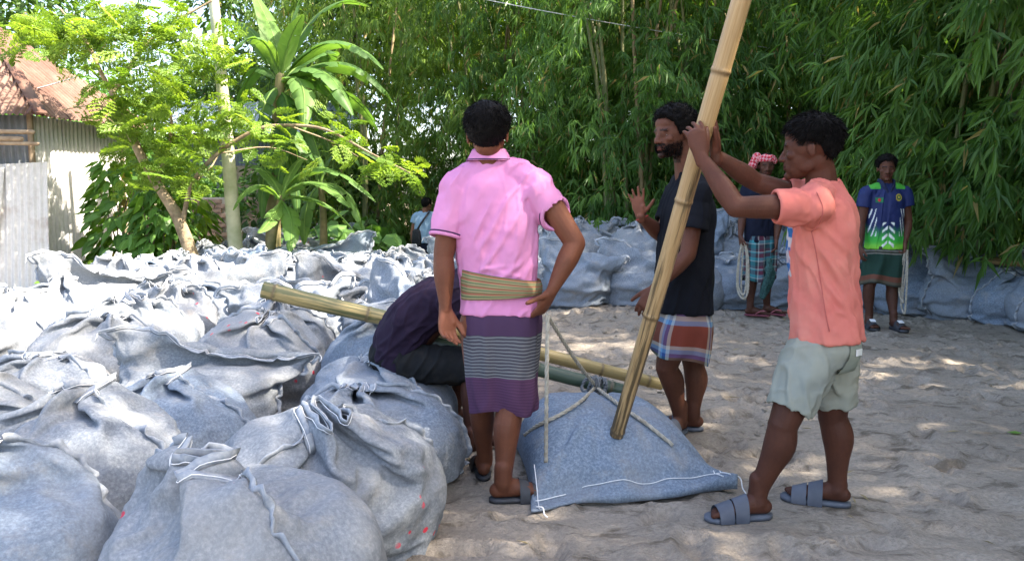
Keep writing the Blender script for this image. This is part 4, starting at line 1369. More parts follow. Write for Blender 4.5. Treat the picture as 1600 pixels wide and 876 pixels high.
def hand_parts(w, d, n, sg, curl, s=1.0, spread=.06, thumb=(.75, .55, .15), tcurl=.35):
    """hand at wrist w, fingers towards d, palm faces n; thumb on the side sg*(d x n).
    curl: one angle per joint for index..little (a number or four)"""
    d, n = nrms(d), np.asarray(n, float)
    n = nrms(n - (n @ d) * d)
    t = np.cross(d, n) * sg
    out = [limb([w - d * .02 * s, w + d * .02 * s, w + d * .055 * s, w + d * .088 * s], np.array([[.026, .020], [.031, .019], [.039, .0165], [.0385, .012]]) * s, n, 18, 3, True, 2.4),
           limb([w + d * .018 * s + t * .017 * s + n * .006 * s, w + d * .055 * s + t * .026 * s + n * .008 * s], np.array([.015, .014]) * s, n, 12, 3)]
    cs = [curl] * 4 if np.ndim(curl) == 0 else curl
    for i, (off, L, r, c) in enumerate(zip((.0295, .0098, -.0100, -.0290), (.072, .080, .074, .058), (.0086, .0088, .0084, .0075), cs)):
        p = w + d * (.087 - .0035 * abs(i - 1.2)) * s + t * off * s
        lat = nrms(d + t * spread * (1.5 - i))
        pts, a = [p - lat * .014 * s, p], 0
        for q, f in enumerate((.45, .31, .24)):
            a += c * (1.0, 1.05, .75)[q]
            p = p + (lat * math.cos(a) + n * math.sin(a)) * L * f * s
            pts.append(p)
        out.append(limb(pts, np.array([r * 1.05, r * 1.05, r, r * .93, r * .82]) * s, n, 10, 3))
    a, b, c = thumb
    td = nrms(d * a + t * b + n * c)
    p0 = w + d * .022 * s + t * .024 * s
    p1 = p0 + td * .040 * s
    td2 = nrms(td + d * tcurl + n * tcurl * .5)
    p2 = p1 + td2 * .032 * s
    p3 = p2 + nrms(td2 + d * tcurl * .6) * .024 * s
    out.append(limb([p0, p1, p2, p3], np.array([.0135, .0112, .0105, .0088]) * s, n, 10, 3))
    return out

def foot_parts(ankle, heel, d, s=1.0, lift=.018):
    d = nrms(A(d[0], d[1], 0))
    t = np.cross(d, A(0, 0, 1))
    h = A(heel[0], heel[1], lift)
    up = A(0, 0, 1)
    out = [limb([h + d * .018 * s + up * .030 * s, h + d * .07 * s + up * .037 * s, h + d * .13 * s + up * .032 * s, h + d * .18 * s + up * .021 * s, h + d * .205 * s + up * .016 * s],
                np.array([[.029, .030], [.031, .037], [.037, .030], [.043, .020], [.041, .014]]) * s, up, 16, 4),
           limb([ankle + up * .06 * s, ankle, h + d * .045 * s + up * .045 * s], np.array([.036, .037, .036]) * s, d, 14, 4),
           limb([ankle + d * .004 * s - up * .012 * s, h + d * .09 * s + up * .046 * s, h + d * .15 * s + up * .03 * s], np.array([.029, .029, .026]) * s, up, 14, 4)]
    return out, h, d, t

def toes(h, d, t, s, side):
    out = []
    up = A(0, 0, 1)
    for i, (off, L, r) in enumerate(((.031, .050, .0125), (.012, .047, .0092), (-.005, .041, .0088), (-.020, .034, .0083), (-.033, .025, .0080))):
        p = h + d * .195 * s + t * off * s * side + up * .012 * s
        out.append(limb([p, p + d * L * .6 * s + up * .003 * s, p + d * L * s - up * .001 * s], np.array([r, r * 1.05, r * .9]) * s, up, 10, 3))
    return out

class Person:
    def __init__(self, name_label, skin, dark, s=1.0, vox=.0042):
        self.parts, self.label, self.s, self.vox = [], name_label, s, vox
        self.skin, self.dark = skin, dark
        self.kids = []
        self.pal = []                      # palms and soles: paler skin (point, radius)
        self.beard = 0.0

    def head(self, o, yaw, pitch, roll, nb, hs=None, narrow=1.0):
        self.ho, self.R, self.hs = o, head_frame(yaw, pitch, roll), (hs or self.s)
        self.nb = nb
        self.parts += head_parts(o, self.R, self.hs, narrow) + neck_parts(o, self.R, nb, self.hs)

    def torso(self, pelvis, nb, shl, shr, hipr, shright, w=1.0):
        "pelvis centre, neck base, shoulder joints, right-hand unit vectors at the hips and shoulders"
        s = self.s
        hipr, shright = nrms(hipr), nrms(shright)
        ax = nb - pelvis
        fr = [(-.13, .145, .095), (-.04, .165, .105), (.12, .150, .098), (.30, .145, .096), (.50, .160, .106), (.68, .172, .108), (.84, .150, .090), (.94, .095, .068)]
        C, X, Yv = [], [], []
        for f, hw, hd in fr:
            c = pelvis + ax * f
            r = nrms(hipr * (1 - max(0, min(1, f))) + shright * max(0, min(1, f)))
            fw = nrms(np.cross(nrms(ax), r))
            C.append(c + fw * (.012 * math.sin(f * 6)) * s); X.append(r * hw * s * w); Yv.append(fw * hd * s * w)
        C, X, Yv = (catmull(np.array(a), 3) for a in (C, X, Yv))
        self.parts.append(rings(C, X * .86, Yv * .86, 28, 2.2))
        for sh in (shl, shr):
            self.parts.append(limb([nb + A(0, 0, -.01), nb * .5 + sh * .5 + A(0, 0, -.005), sh], np.array([.046, .044, .046]) * s, A(0, 0, 1), 14, 3))
            self.parts.append(limb([sh, sh * .75 + (pelvis * .4 + nb * .6) * .25, pelvis * .4 + nb * .6], np.array([.042, .05, .06]) * s, A(0, 0, 1), 14, 3))
        self.links = [(q, q * .6 + (pelvis * .3 + nb * .7) * .4, pelvis * .4 + nb * .6) for q in (shl, shr)]

    def arm(self, sh, el, wr, k=1.0):
        s = self.s * k
        m1, m2 = sh * .55 + el * .45, el * .68 + wr * .32
        bend = nrms(np.cross(np.cross(wr - el, el - sh), el - sh) + 1e-6)
        self.parts.append(limb([sh, m1, el * .93 + sh * .07, el], np.array([.046, .046, .040, .038]) * s, bend, 16, 4))
        self.parts.append(limb([el, m2, el * .3 + wr * .7, wr], np.array([[.038, .038], [.042, .040], [.033, .030], [.027, .021]]) * s, bend, 16, 4))

    def leg(self, hip, kn, an, fwd, k=1.0):
        s = self.s * k
        fwd = nrms(fwd)
        self.parts.append(limb([hip, hip * .6 + kn * .4, hip * .15 + kn * .85, kn], np.array([.080, .074, .060, .054]) * s, fwd, 18, 4))
        cb = -fwd * .014 * s
        self.parts.append(limb([kn, kn * .72 + an * .28 + cb, kn * .4 + an * .6 + cb * .5, kn * .12 + an * .88, an], np.array([[.052, .054], [.054, .060], [.042, .045], [.033, .037], [.033, .038]]) * s, fwd, 18, 4))
        self.parts.append(ell(kn + fwd * .02 * s, np.array([.036, .034, .042]) * s, 14, 8))

    def foot(self, an, heel, d, side, lift=.018):
        p, h, dd, t = foot_parts(an, heel, d, self.s, lift)
        self.parts += p + toes(h, dd, t, self.s, side)
        return h, dd, t

    def hand(self, w, d, n, sg, curl, palm=True, **kw):
        self.parts += hand_parts(w, d, n, sg, curl, self.s * kw.pop('k', 1.0), **kw)
        self.pal.append((w + nrms(d) * .09 + nrms(n) * .012, .09, nrms(n)))

    def finish(self, root):
        V, F = remesh(self.parts, self.vox, 4, .5)
        N = vnormals(V, F)
        col = np.ones((len(V), 3))
        if hasattr(self, 'ho'):
            q = ((V - self.ho) @ self.R) / self.hs
            hd = np.linalg.norm(q, axis=1) < .17
            x, y, z = q[:, 0], q[:, 1], q[:, 2]
            lip = hd & (y > .072) & (np.abs(x) < .023) & (np.abs(z + .061) < .0125)
            col[lip] *= A(.82, .55, .58)
            line = hd & (y > .07) & (np.abs(x) < .021) & (np.abs(z + .0615) < .0022)
            col[line] *= .35
            brow = hd & (y > .05) & (np.abs(x) > .010) & (np.abs(x) < .048) & (np.abs(z - .021 + .12 * np.maximum(0, np.abs(x) - .03)) < .0055)
            col[brow] *= .22
            sock = hd & (y > .05) & (np.abs(np.abs(x) - .031) < .02) & (np.abs(z) < .011)
            col[sock] *= .85
            nos = hd & (y > .085) & (z < -.038) & (z > -.047) & (np.abs(np.abs(x) - .010) < .006)
            col[nos] *= .4
            if self.beard:
                jaw = (z < -.028 - .25 * np.maximum(0, y - .035)) & (y > -.012) & (z > -.135) & ((np.abs(x) > .026) | (z < -.075) | ((z > -.051) & (z < -.041) & (y > .07)))
                m = hd & jaw & ~lip
                nn = vnoise(q[m] * 260, 7)
                edge = sstep(0, .016, -.028 - .25 * np.maximum(0, y[m] - .035) - z[m])
                col[m] *= np.clip(1 - self.beard * (.85 + .3 * nn) * (.35 + .65 * edge), .09, 1)[:, None]
                mus = hd & (y > .07) & (z > -.053) & (z < -.040) & (np.abs(x) < .03)
                col[mus] *= max(.12, 1 - self.beard)
            hl = hd & (np.linalg.norm((q - A(0, -.012, .037)) / A(.08, .099, .085), axis=1) < 1.2) & (z > .012) & (y < .035)
            col[hl] *= .3
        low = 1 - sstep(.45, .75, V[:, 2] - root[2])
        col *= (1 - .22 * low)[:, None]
        for c, r, n in self.pal:
            d = np.linalg.norm(V - c, axis=1)
            m = sstep(.15, .55, N @ n) * (1 - sstep(r * .8, r * 1.1, d))
            col *= 1 + m[:, None] * A(.75, .75, .8)
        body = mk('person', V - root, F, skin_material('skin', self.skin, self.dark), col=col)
        org(body, root)
        tag(body, self.label, 'person')
        self.body = body
        return body

    def eyes(self, look=(0, 1, 0)):
        for k in (-1, 1):
            ph = np.linspace(0, np.pi, 13)
            th = np.linspace(0, 2 * np.pi, 20, endpoint=False)
            d = np.stack([np.outer(np.sin(ph), np.cos(th)), np.outer(np.cos(ph), np.ones(20)), np.outer(np.sin(ph), np.sin(th))], -1).reshape(-1, 3)
            c = np.where((np.arccos(np.clip(d @ nrms(look), -1, 1)) < .62)[:, None], A(.008, .006, .005), A(.20, .16, .14))
            q = A(k * .031, .0702, -.002) + d * A(.0130, .0100, .0052)
            F = grid_faces(20, 13, True)
            mk('eye', self.ho + (q @ self.R.T) * self.hs, F, EYEM, self.body, col=c)

    def hair(self, thick=.016, seed=1, n_strand=4500, L=.028, curl=0.0, front=.060, side=-.004, nape=-.052, lift=.35, fade=1.0):
        rng = np.random.default_rng(seed)
        bm = bmesh.new()
        bmesh.ops.create_icosphere(bm, subdivisions=5, radius=1)
        d = np.array([v.co for v in bm.verts])
        F = np.array([[v.index for v in f.verts] for f in bm.faces])
        bm.free()
        cen, axs = A(0, -.012, .037), A(.0765, .0955, .082)
        p = cen + d * axs
        low = np.clip(-d[:, 2], 0, 1)
        p[:, 2] = np.where((d[:, 1] < .2) & (d[:, 2] < 0), p[:, 2] - .012 * low, p[:, 2])
        # hairline: lower edge of the hair as a function of y (front to back)
        y = p[:, 1]
        line = np.where(y > .045, front - .010 * sstep(.02, .05, np.abs(p[:, 0])) , np.where(y > .012, side + (front - .02 - side) * sstep(.012, .05, y), np.where(y > -.035, side + .012 + .0 * y, nape + (side + .012 - nape) * sstep(-.075, -.03, y))))
        line = line + .005 * vnoise(p * 90, seed)
        m = sstep(-.004, .018, p[:, 2] - line)
        sidefade = fade + (1 - fade) * sstep(.03, .075, p[:, 2])
        nz = fbm(p * (60 if not curl else 75), 3, seed)
        t = -.012 + m * (.012 + (thick * (.55 + .45 * sstep(0, .1, p[:, 2])) * sidefade) + .0026 * nz * (1 + 1.6 * curl))
        p = p + d * t[:, None]
        N = d
        keep = m[F].max(1) > .02
        F = F[keep]
        parts = [(p, F)]
        idx = rng.choice(np.where(m > .55)[0], n_strand)
        b = p[idx] - N[idx] * .003
        crown = A(0, -.045, .12)
        flow = nrms((b - crown) * A(1, 1, .5) + 1e-4)
        flow = nrms(flow - (flow * N[idx]).sum(1)[:, None] * N[idx])
        dd = nrms(flow + N[idx] * lift + rng.normal(0, .25 + curl * .5, b.shape))
        ln = L * rng.uniform(.5, 1.2, n_strand) * (.45 + .55 * sstep(0, .09, b[:, 2]))
        V2, F2 = blades(b, dd, rng.normal(0, 1, b.shape), ln, np.full(n_strand, .0010), .15 - curl * .3)
        parts.append((V2, F2))
        V, F = join(parts)
        mk('hair', self.ho + (V @ self.R.T) * self.hs, F, HAIRM, self.body, True)

    def beard_hair(self, n=900, L=.012, seed=3):
        rng = np.random.default_rng(seed)
        B, D = [], []
        while len(B) < n:
            x, y, z = rng.uniform(-.062, .062), rng.uniform(-.005, .11), rng.uniform(-.118, -.03)
            if z > -.028 - .25 * max(0, y - .035): continue
            if abs(x) < .026 and z > -.074 and not (-.052 < z < -.042): continue
            dirv = nrms(A(x, y - .02, (z + .05) * .6))
            r = 1 / math.sqrt((dirv[0] / .058) ** 2 + (dirv[1] / .066) ** 2 + (dirv[2] / .056) ** 2)
            B.append(A(0, .026, -.052) + dirv * r); D.append(nrms(dirv + A(0, 0, -.8) + rng.normal(0, .3, 3)))
        B, D = np.array(B), np.array(D)
        V, F = blades(B, D, rng.normal(0, 1, B.shape), L * rng.uniform(.5, 1.2, n), np.full(n, .0012))
        mk('beard', self.ho + (V @ self.R.T) * self.hs, F, HAIRM, self.body, True)

# ---------------------------------------------------------------- clothes
def wrinkle(V, N, d, L, w, amp, seed, mask=None):
    "ridged creases running along d"
    d = nrms(d)
    e1 = nrms(np.cross(d, A(.3, .2, .9)))
    e2 = np.cross(d, e1)
    q = np.stack([V @ d / L, V @ e1 / w, V @ e2 / w], 1)
    q[:, 1:] += .35 * np.stack([vnoise(V * 4, seed + 1), vnoise(V * 4, seed + 2)], 1)
    r = 1 - np.abs(vnoise(q, seed)) * 2
    a = amp * (sstep(.1, 1, r) - .25)
    if mask is not None:
        a = a * mask
    return V + N * a[:, None]

def fold(V, N, a, b, w, amp):
    "one crease from a to b"
    ab = b - a
    t = np.clip(((V - a) @ ab) / (ab @ ab), -.2, 1.2)
    d = np.linalg.norm(V - a - t[:, None] * ab, axis=1) / w
    env = np.clip(1 - np.abs(t - .5) * 2, 0, 1) ** .6 * (np.abs(t - .5) <= .5)
    return V + N * (amp * env * (1 - 1.2 * d * d) * np.exp(-d * d))[:, None]

def hollow_end(C, X, Y, depth=.05, k=.90):
    "turn the last ring inwards so that the cloth has a hem with an opening"
    ax = nrms(C[-1] - C[-2])
    C2 = np.concatenate([C, [C[-1], C[-1] - ax * depth]])
    X2 = np.concatenate([X, [X[-1] * k, X[-1] * k * .97]])
    Y2 = np.concatenate([Y, [Y[-1] * k, Y[-1] * k * .97]])
    return C2, X2, Y2

def shirt(per, rows, sleeves, mat, seed=1, vox=.006, wr=(), folds=(), yoke=(), name='shirt', ex=2.35, gen=.0035, colour=None):
    """rows from neck to hem: (centre, right-vector*half width, front-vector*half depth);
    sleeves: (points, radii); yoke: (points, radii) shoulder pieces"""
    C, X, Yv = (catmull(np.array(a), 4) for a in zip(*rows))
    C, X, Yv = hollow_end(C, X, Yv, .06, .88)
    parts = [rings(C, X, Yv, 36, ex)]
    for pts, r in yoke:
        parts.append(limb(pts, r, A(0, 0, 1), 16, 4))
    for q in per.links:
        parts.append(limb(q, np.array([.060, .074, .082]) * per.s, A(0, 0, 1), 16, 4))
    for pts, r in sleeves:
        p = catmull(pts, 4)
        rr = np.interp(np.linspace(0, 1, len(p)), np.linspace(0, 1, len(r)), r)
        t, a, b = frames(p, A(0, .2, 1))
        c2, x2, y2 = hollow_end(p, a * rr[:, None], b * rr[:, None], .05, .80)
        parts.append(rings(c2, x2, y2, 24, 2.0))
    V, F = remesh(parts, vox, 6, .5)
    N = vnormals(V, F)
    mask = np.ones(len(V))
    for pts, r in sleeves:
        ax = nrms(np.asarray(pts[-1]) - np.asarray(pts[-2]))
        q = V - pts[-1]
        mask *= 1 - (1 - sstep(.0, .06, np.abs(q @ ax))) * (np.linalg.norm(q, axis=1) < .11)
    for d, L, w, amp in wr:
        V = wrinkle(V, N, d, L, w, amp, seed, mask); seed += 3
    for a, b, w, amp in folds:
        V = fold(V, N, a, b, w, amp)
    V0 = V
    V = V + N * (gen * mask * fbm(V * 14, 3, seed))[:, None]
    return mk(name, V, F, mat, per.body, col=colour(V0, N) if colour else None)

def body_rows(per, pelvis, nb, hipr, shright, spec):
    "spec: (fraction from neck base 0 to pelvis 1, half width, half depth, shift forward)"
    out = []
    ax = pelvis - nb
    for f, hw, hd, sh in spec:
        r = nrms(shright * (1 - min(1, f)) + hipr * min(1, f))
        fw = nrms(np.cross(-nrms(ax), r))
        out.append((nb + ax * f + fw * sh, r * hw, fw * hd))
    return out

def skirt(per, rows, mat, seed=1, pleat=.006, npl=9, thick=.004, name='lungi', ex=2.3, nu=96, m=10, hemwave=.0, knot=None):
    "wrapped cloth: rows from waist to hem (centre, X, Y); UV u round the body, v down"
    C, X, Yv = (catmull(np.array(a), m) for a in zip(*rows))
    n = len(C)
    th = np.linspace(0, 2 * np.pi, nu, endpoint=False)
    e = 2 / ex
    cs, sn = spow(np.cos(th), e), spow(np.sin(th), e)
    v = np.linspace(0, 1, n)
    out = []
    for k, sg in ((0, 1), (1, -1)):
        Vr = []
        for j in range(n):
            rad_ = X[j][None] * cs[:, None] + Yv[j][None] * sn[:, None]
            nn = nrms(rad_)
            ph = vnoise(np.stack([np.cos(th) * 2, np.sin(th) * 2, np.full(nu, v[j] * 1.6)], 1), seed)
            dsp = pleat * (.25 + .95 * v[j]) * np.sin(npl * th + 2.6 * ph + 1.2 * v[j]) + pleat * .8 * vnoise(np.stack([np.cos(th) * 5, np.sin(th) * 5, np.full(nu, v[j] * 2.5)], 1), seed + 5)
            hem = hemwave * v[j] * np.sin(3 * th + seed)
            Vr.append(C[j] + rad_ + nn * (dsp - k * thick)[:, None] + A(0, 0, 1) * hem[:, None])
        out.append(np.concatenate(Vr))
    g = grid_faces(nu, n, True)
    V = np.concatenate(out)
    rim = []
    o = n * nu
    i = np.arange(nu)
    for row in (0, n - 1):
        q = np.stack([row * nu + i, row * nu + (i + 1) % nu, o + row * nu + (i + 1) % nu, o + row * nu + i], 1)
        rim.append(q if row == 0 else q)
    F = np.concatenate([g, g[:, ::-1] + o] + rim)
    L = np.append(0, np.cumsum(np.linalg.norm(np.diff(C, axis=0), axis=1)))
    uu = np.tile(th / (2 * np.pi), n)
    uv = np.stack([uu, np.repeat(L, nu)], 1)
    circ = np.array([2.6 * (np.linalg.norm(x) + np.linalg.norm(y)) for x, y in zip(X, Yv)]).mean()
    a_u = np.tile(np.abs(th / (2 * np.pi) * 2 - 1), n) * circ * .5      # distance round from the side, mirrored: no seam jump
    return mk(name, V, F, mat, per.body, uv=np.concatenate([uv, uv]), attr={'down': np.tile(np.repeat(L, nu), 2), 'round': np.tile(a_u, 2)})

def stripes(nt, coord, period, bands):
    "weights of bands (start, end, colour) inside a repeating period"
    f = math_(nt, 'FRACT', math_(nt, 'DIVIDE', coord, period))
    st = []
    for a, c in bands:
        st.append((a, c))
    return ramp(nt, f, st, 'CONSTANT')

def plaid(name, warp, weft, pw, pf, rough=.9):
    m, nt, b = material(name, rough, .15)
    r = nd(nt, 'Attribute', attribute_name='round').outputs['Fac']
    d = nd(nt, 'Attribute', attribute_name='down').outputs['Fac']
    c1, c2 = stripes(nt, r, pw, warp), stripes(nt, d, pf, weft)
    c = mix(nt, .5, c1, c2)
    c = mix(nt, math_(nt, 'MULTIPLY', noise_(nt, obj_co(nt), 6, 4), .35), c, (.05, .045, .04))
    nt.links.new(c, b.inputs['Base Color'])
    bump(nt, b, noise_(nt, obj_co(nt), 60, 3), .12, .005)
    return m

def sandal(per, h, d, t, s, mat, strapmat, lift=.018, style='slide', L=.262):
    o = h.copy(); o[2] = 0
    u = np.linspace(0, 1, 26)
    half = np.interp(u, [0, .06, .2, .45, .72, .88, .96, 1], [.008, .026, .034, .034, .047, .045, .03, .006]) * s
    C = o + d * ((u * L - .012) * s)[:, None]
    ring = np.concatenate([C + t * half[:, None], (C - t * half[:, None])[::-1]])
    n = len(ring)
    z0, z1 = A(0, 0, .001), A(0, 0, max(.012, lift - .001))
    V = np.concatenate([ring + z0, ring * 1.0 + z1])
    i = np.arange(n)
    F = [np.stack([i, (i + 1) % n, n + (i + 1) % n, n + i], 1)]
    k = np.arange(25)
    cap = np.stack([k, k + 1, n - 2 - k, n - 1 - k], 1)
    F.append(cap[:, ::-1]); F.append(cap + n)
    so = mk('sandal', V, F, mat, per.body)
    def strap(a0, a1, wdt, hgt, name='strap'):
        th = np.linspace(-.12, np.pi + .12, 18)
        rows = []
        for off in (0, .004):
            for f in np.linspace(0, 1, 4):
                a = a0 + (a1 - a0) * f
                hh = hgt[0] * (1 - f) + hgt[1] * f
                ww = wdt[0] * (1 - f) + wdt[1] * f
                rows.append(o + d * a * s + t * (np.cos(th) * (ww + off) * s)[:, None] + A(0, 0, 1) * (lift * .5 + np.sin(th) * (hh + off) * s)[:, None])
        V = np.concatenate(rows)
        g = grid_faces(18, 4)
        mk(name, V, np.concatenate([g[:, ::-1], g + 72]), strapmat, so)
    if style == 'slide':
        strap(.105, .205, (.042, .050), (.082, .046))
    elif style == 'wide':
        strap(.095, .150, (.041, .046), (.086, .066)); strap(.156, .212, (.047, .050), (.064, .043))
    elif style == 'cross':
        strap(.11, .15, (.042, .047), (.080, .063)); strap(.165, .205, (.048, .050), (.058, .043))
    else:
        for sg in (-1, 1):
            p = [o + d * .205 * s + t * .012 * s + A(0, 0, lift + .028 * s), o + d * .16 * s + t * (sg * .03) * s + A(0, 0, lift + .04 * s), o + d * .10 * s + t * (sg * .040) * s + A(0, 0, lift + .004)]
            mk('strap', *tube(catmull(p, 4), .006 * s, 6), mat=strapmat, parent=so)
    return so

def ring_trim(per, c, X, Y, r, mat, name='trim', seg=40):
    th = np.linspace(0, 2 * np.pi, seg, endpoint=False)
    p = c + np.outer(np.cos(th), X) + np.outer(np.sin(th), Y)
    p2 = np.concatenate([p, p[:1]])
    mk(name, *tube(p2, r, 6), mat=mat, parent=per.body)

def surface_line(per, shirt_o, pix, mat, r=.0016, name='seam'):
    "a sewn seam along the shirt's near surface"
    me = shirt_o.data
    V = np.empty(len(me.vertices) * 3)
    me.vertices.foreach_get('co', V)
    V = V.reshape(-1, 3) + np.array(shirt_o['_org'])
    d = V - A(0, 0, CAM_Z)
    fw = d @ A(0, CT, -ST)
    sx, sy = 800 + FPX * d[:, 0] / fw, 438 - FPX * (d @ A(0, ST, CT)) / fw
    px = catmull([(a, b, 0) for a, b in pix], 10)[:, :2]
    out = []
    for a, b in px:
        k = (np.abs(sx - a) < 4) & (np.abs(sy - b) < 4)
        if k.any():
            out.append(P(a, b, V[k][:, 1].min() + .001))
    if len(out) > 3:
        q = np.array(out)
        for _ in range(2):
            q[1:-1] = (q[:-2] + 2 * q[1:-1] + q[2:]) / 4
        mk(name, *tube(q, r, 5), mat=mat, parent=shirt_o)
# ================================================================ people: the eight men
def ctr(pelvis, nb, yaw):
    y = rad(yaw)
    return A(math.cos(y), -math.sin(y), 0), A(math.sin(y), math.cos(y), 0)
DOWN = A(0, 0, -1)
RUBBER = mottled('grey_rubber', (.07, .08, .10), (.13, .145, .175), 12, .6, .4)
RUBBER_D = mottled('dark_rubber', (.018, .02, .024), (.05, .052, .06), 12, .55, .4)

# ---------------------------------------------------------------- man in the pink polo shirt, seen from behind
def man_pink():
    p = Person('man in a pink polo shirt seen from behind, hand on hip, purple striped lungi', (.19, .068, .035), (.115, .040, .022), 1.0)
    Y = 3.25
    r, f = ctr(0, 0, 4)
    pel, nb = P(783, 492, Y), P(765, 256, Y + .02)
    shl, shr = P(711, 296, Y), P(843, 293, Y - .02)
    p.head(P(762, 213, Y - .01), 2, -2, 2, nb, 1.03)
    p.torso(pel, nb, shl, shr, r, r, 1.0)
    ell_, wl = P(693, 400, Y - .03), P(696, 482, Y - .05)
    elr, wr = P(899, 380, Y - .06), P(862, 455, Y - .10)
    p.arm(shl, ell_, wl, 1.08); p.arm(shr, elr, wr, 1.08)
    p.hand(wl, A(.08, -.12, -1), A(.55, -.8, .1), -1, (.35, .42, .5, .55), spread=.02, thumb=(.85, .45, .2))
    p.hand(wr, A(-.42, .18, -.8), A(-.75, .6, .35), -1, (.25, .3, .4, .5), spread=.04, thumb=(.35, .9, .05), tcurl=.15)
    hl, hr = P(748, 505, Y), P(814, 505, Y)
    kl, kr = P(752, 612, Y + .06), P(799, 630, Y - .04)
    al, ar = P(757, 720, 3.42), P(786, 752, 3.13)
    p.leg(hl, kl, al, f, 1.0); p.leg(hr, kr, ar, nrms(f + A(.6, 0, 0)), 1.02)
    fl = p.foot(al, al - A(0, .045, 0), A(-.12, 1, 0), 1)
    fr = p.foot(ar, ar + A(-.045, 0, 0), A(1, .16, 0), -1)
    root = (al + ar) / 2; root[2] = 0
    p.finish(root)
    p.hair(.017, 2, 5000, .028, 0, .06, -.022, -.076, .3, .85)
    pink = cloth_material('pink_cotton', (.70, .28, .49), (.63, .23, .43), .85, (.54, .25, .39))
    rows = body_rows(p, pel, nb, r, r, [(-.035, .066, .060, .0), (.05, .105, .078, .0), (.13, .158, .098, 0), (.22, .178, .112, 0), (.36, .180, .118, 0), (.54, .170, .114, 0), (.72, .157, .108, 0), (.86, .158, .112, 0), (.99, .166, .118, 0)])
    s1, s2 = [shl + A(.03, 0, .0), shl * .4 + ell_ * .6 * 1.0 + A(0, 0, 0)], None
    SL = [shl + A(.02, 0, -.005), shl * .6 + ell_ * .4, P(697, 370, Y - .03)]
    SR = [shr + A(-.02, 0, -.005), shr * .6 + elr * .4 + A(-.005, 0, -.01), P(868, 334, Y - .05)]
    fo = [(P(722, 470, Y - .1), P(815, 330, Y - .1), .017, .011), (P(724, 440, Y - .1), P(800, 300, Y - .1), .016, .009), (P(735, 470, Y - .1), P(850, 385, Y - .1), .016, .011), (P(726, 400, Y - .1), P(770, 310, Y - .1), .014, .008), (P(750, 475, Y - .1), P(838, 410, Y - .1), .013, .006), (P(716, 330, Y - .1), P(728, 390, Y - .1), .012, -.006), (P(848, 330, Y - .1), P(840, 400, Y - .1), .014, -.006),
          (P(840, 440, Y - .1), P(760, 420, Y - .1), .012, .007), (P(725, 425, Y - .1), P(800, 415, Y - .1), .012, .006)]
    shirt(p, rows, [(SL, (.072, .068, .064)), (SR, (.072, .070, .067))], pink, 5, .006, [(A(.55, 0, .83), .35, .05, .007), (A(.1, 0, 1), .3, .035, .003)], fo,
          [([nb + A(-.02, 0, -.03), nb * .5 + shl * .5 + A(0, 0, .005), shl + A(.005, 0, .0)], (.062, .062, .068)), ([nb + A(.02, 0, -.03), nb * .5 + shr * .5 + A(0, 0, .005), shr + A(-.005, 0, 0)], (.062, .062, .068))], 'polo_shirt')
    trim = mottled('dark_piping', (.05, .02, .06), (.08, .03, .09), 30)
    for S, rr in ((SL, .0662), (SR, .0692)):
        t = nrms(S[2] - S[1]); a = nrms(np.cross(t, A(0, 1, 0))); b = np.cross(t, a)
        ring_trim(p, S[2] - t * .003, a * rr * .955, b * rr * .955, .0085, pink, 'cuff')
        ring_trim(p, S[2] - t * .012, a * rr * 1.02, b * rr * 1.02, .0032, trim, 'cuff_trim')
    # folded collar
    cc, up = nb + A(.0, -.004, .012), nrms(A(-.03, 0, 1))
    rows_c = [(0, .094, .084), (.012, .086, .077), (.035, .073, .066), (.046, .067, .061), (.042, .060, .055), (.01, .062, .056)]
    C = np.array([cc + up * q[0] for q in rows_c]); X = np.array([r * q[1] for q in rows_c]); Yv = np.array([f * q[2] for q in rows_c])
    V, F = rings(C, X, Yv, 40, 2.2, False)
    mk('collar', V, F, pink, p.body)
    ring_trim(p, cc + up * .004, r * .0945, f * .0845, .0024, trim, 'collar_trim')
    # waist cloth
    m, nt, b = material('striped_waist_cloth', .9, .15)
    d = nd(nt, 'Attribute', attribute_name='down').outputs['Fac']
    c = stripes(nt, d, .0215, [(0, (.19, .16, .075)), (.22, (.36, .10, .07)), (.4, (.30, .25, .13)), (.62, (.10, .15, .07)), (.82, (.34, .27, .15))])
    nt.links.new(c, b.inputs['Base Color'])
    tl = nrms(A(0, 0, 1) + r * .12)
    W = [(P(783, 428, Y), r * .163 - A(0, 0, .024), f * .121), (P(783, 440, Y), r * .168 - A(0, 0, .018), f * .126), (P(783, 452, Y), r * .168 - A(0, 0, .006), f * .127), (P(783, 462, Y), r * .164 + A(0, 0, .010), f * .123)]
    skirt(p, W, m, 3, .003, 5, .004, 'waist_cloth')
    m, nt, b = material('purple_lungi', .9, .15)
    d = nd(nt, 'Attribute', attribute_name='down').outputs['Fac']
    n1 = math_(nt, 'ADD', d, math_(nt, 'MULTIPLY', noise_(nt, obj_co(nt), 5, 3), .03))
    st = stripes(nt, n1, .0135, [(0, (.05, .045, .06)), (.36, (.17, .175, .18)), (.75, (.10, .10, .115))])
    st2 = stripes(nt, n1, .012, [(0, (.075, .034, .072)), (.55, (.092, .043, .087))])
    k = math_(nt, 'DIVIDE', n1, .5)
    c = mix(nt, ramp(nt, k, [(0, 0), (.245, 1)], 'CONSTANT'), (.068, .036, .075), st)
    c = mix(nt, ramp(nt, k, [(0, 0), (.585, 1)], 'CONSTANT'), c, st2)
    nt.links.new(c, b.inputs['Base Color'])
    bump(nt, b, noise_(nt, obj_co(nt), 50, 3), .15, .005)
    L = [(P(783, 478, Y), r * .150, f * .108), (P(784, 500, Y), r * .162, f * .122), (P(784, 540, Y), r * .157, f * .122), (P(784, 585, Y), r * .148, f * .116), (P(786, 618, Y), r * .140, f * .110), (P(787, 638, Y), r * .136, f * .106)]
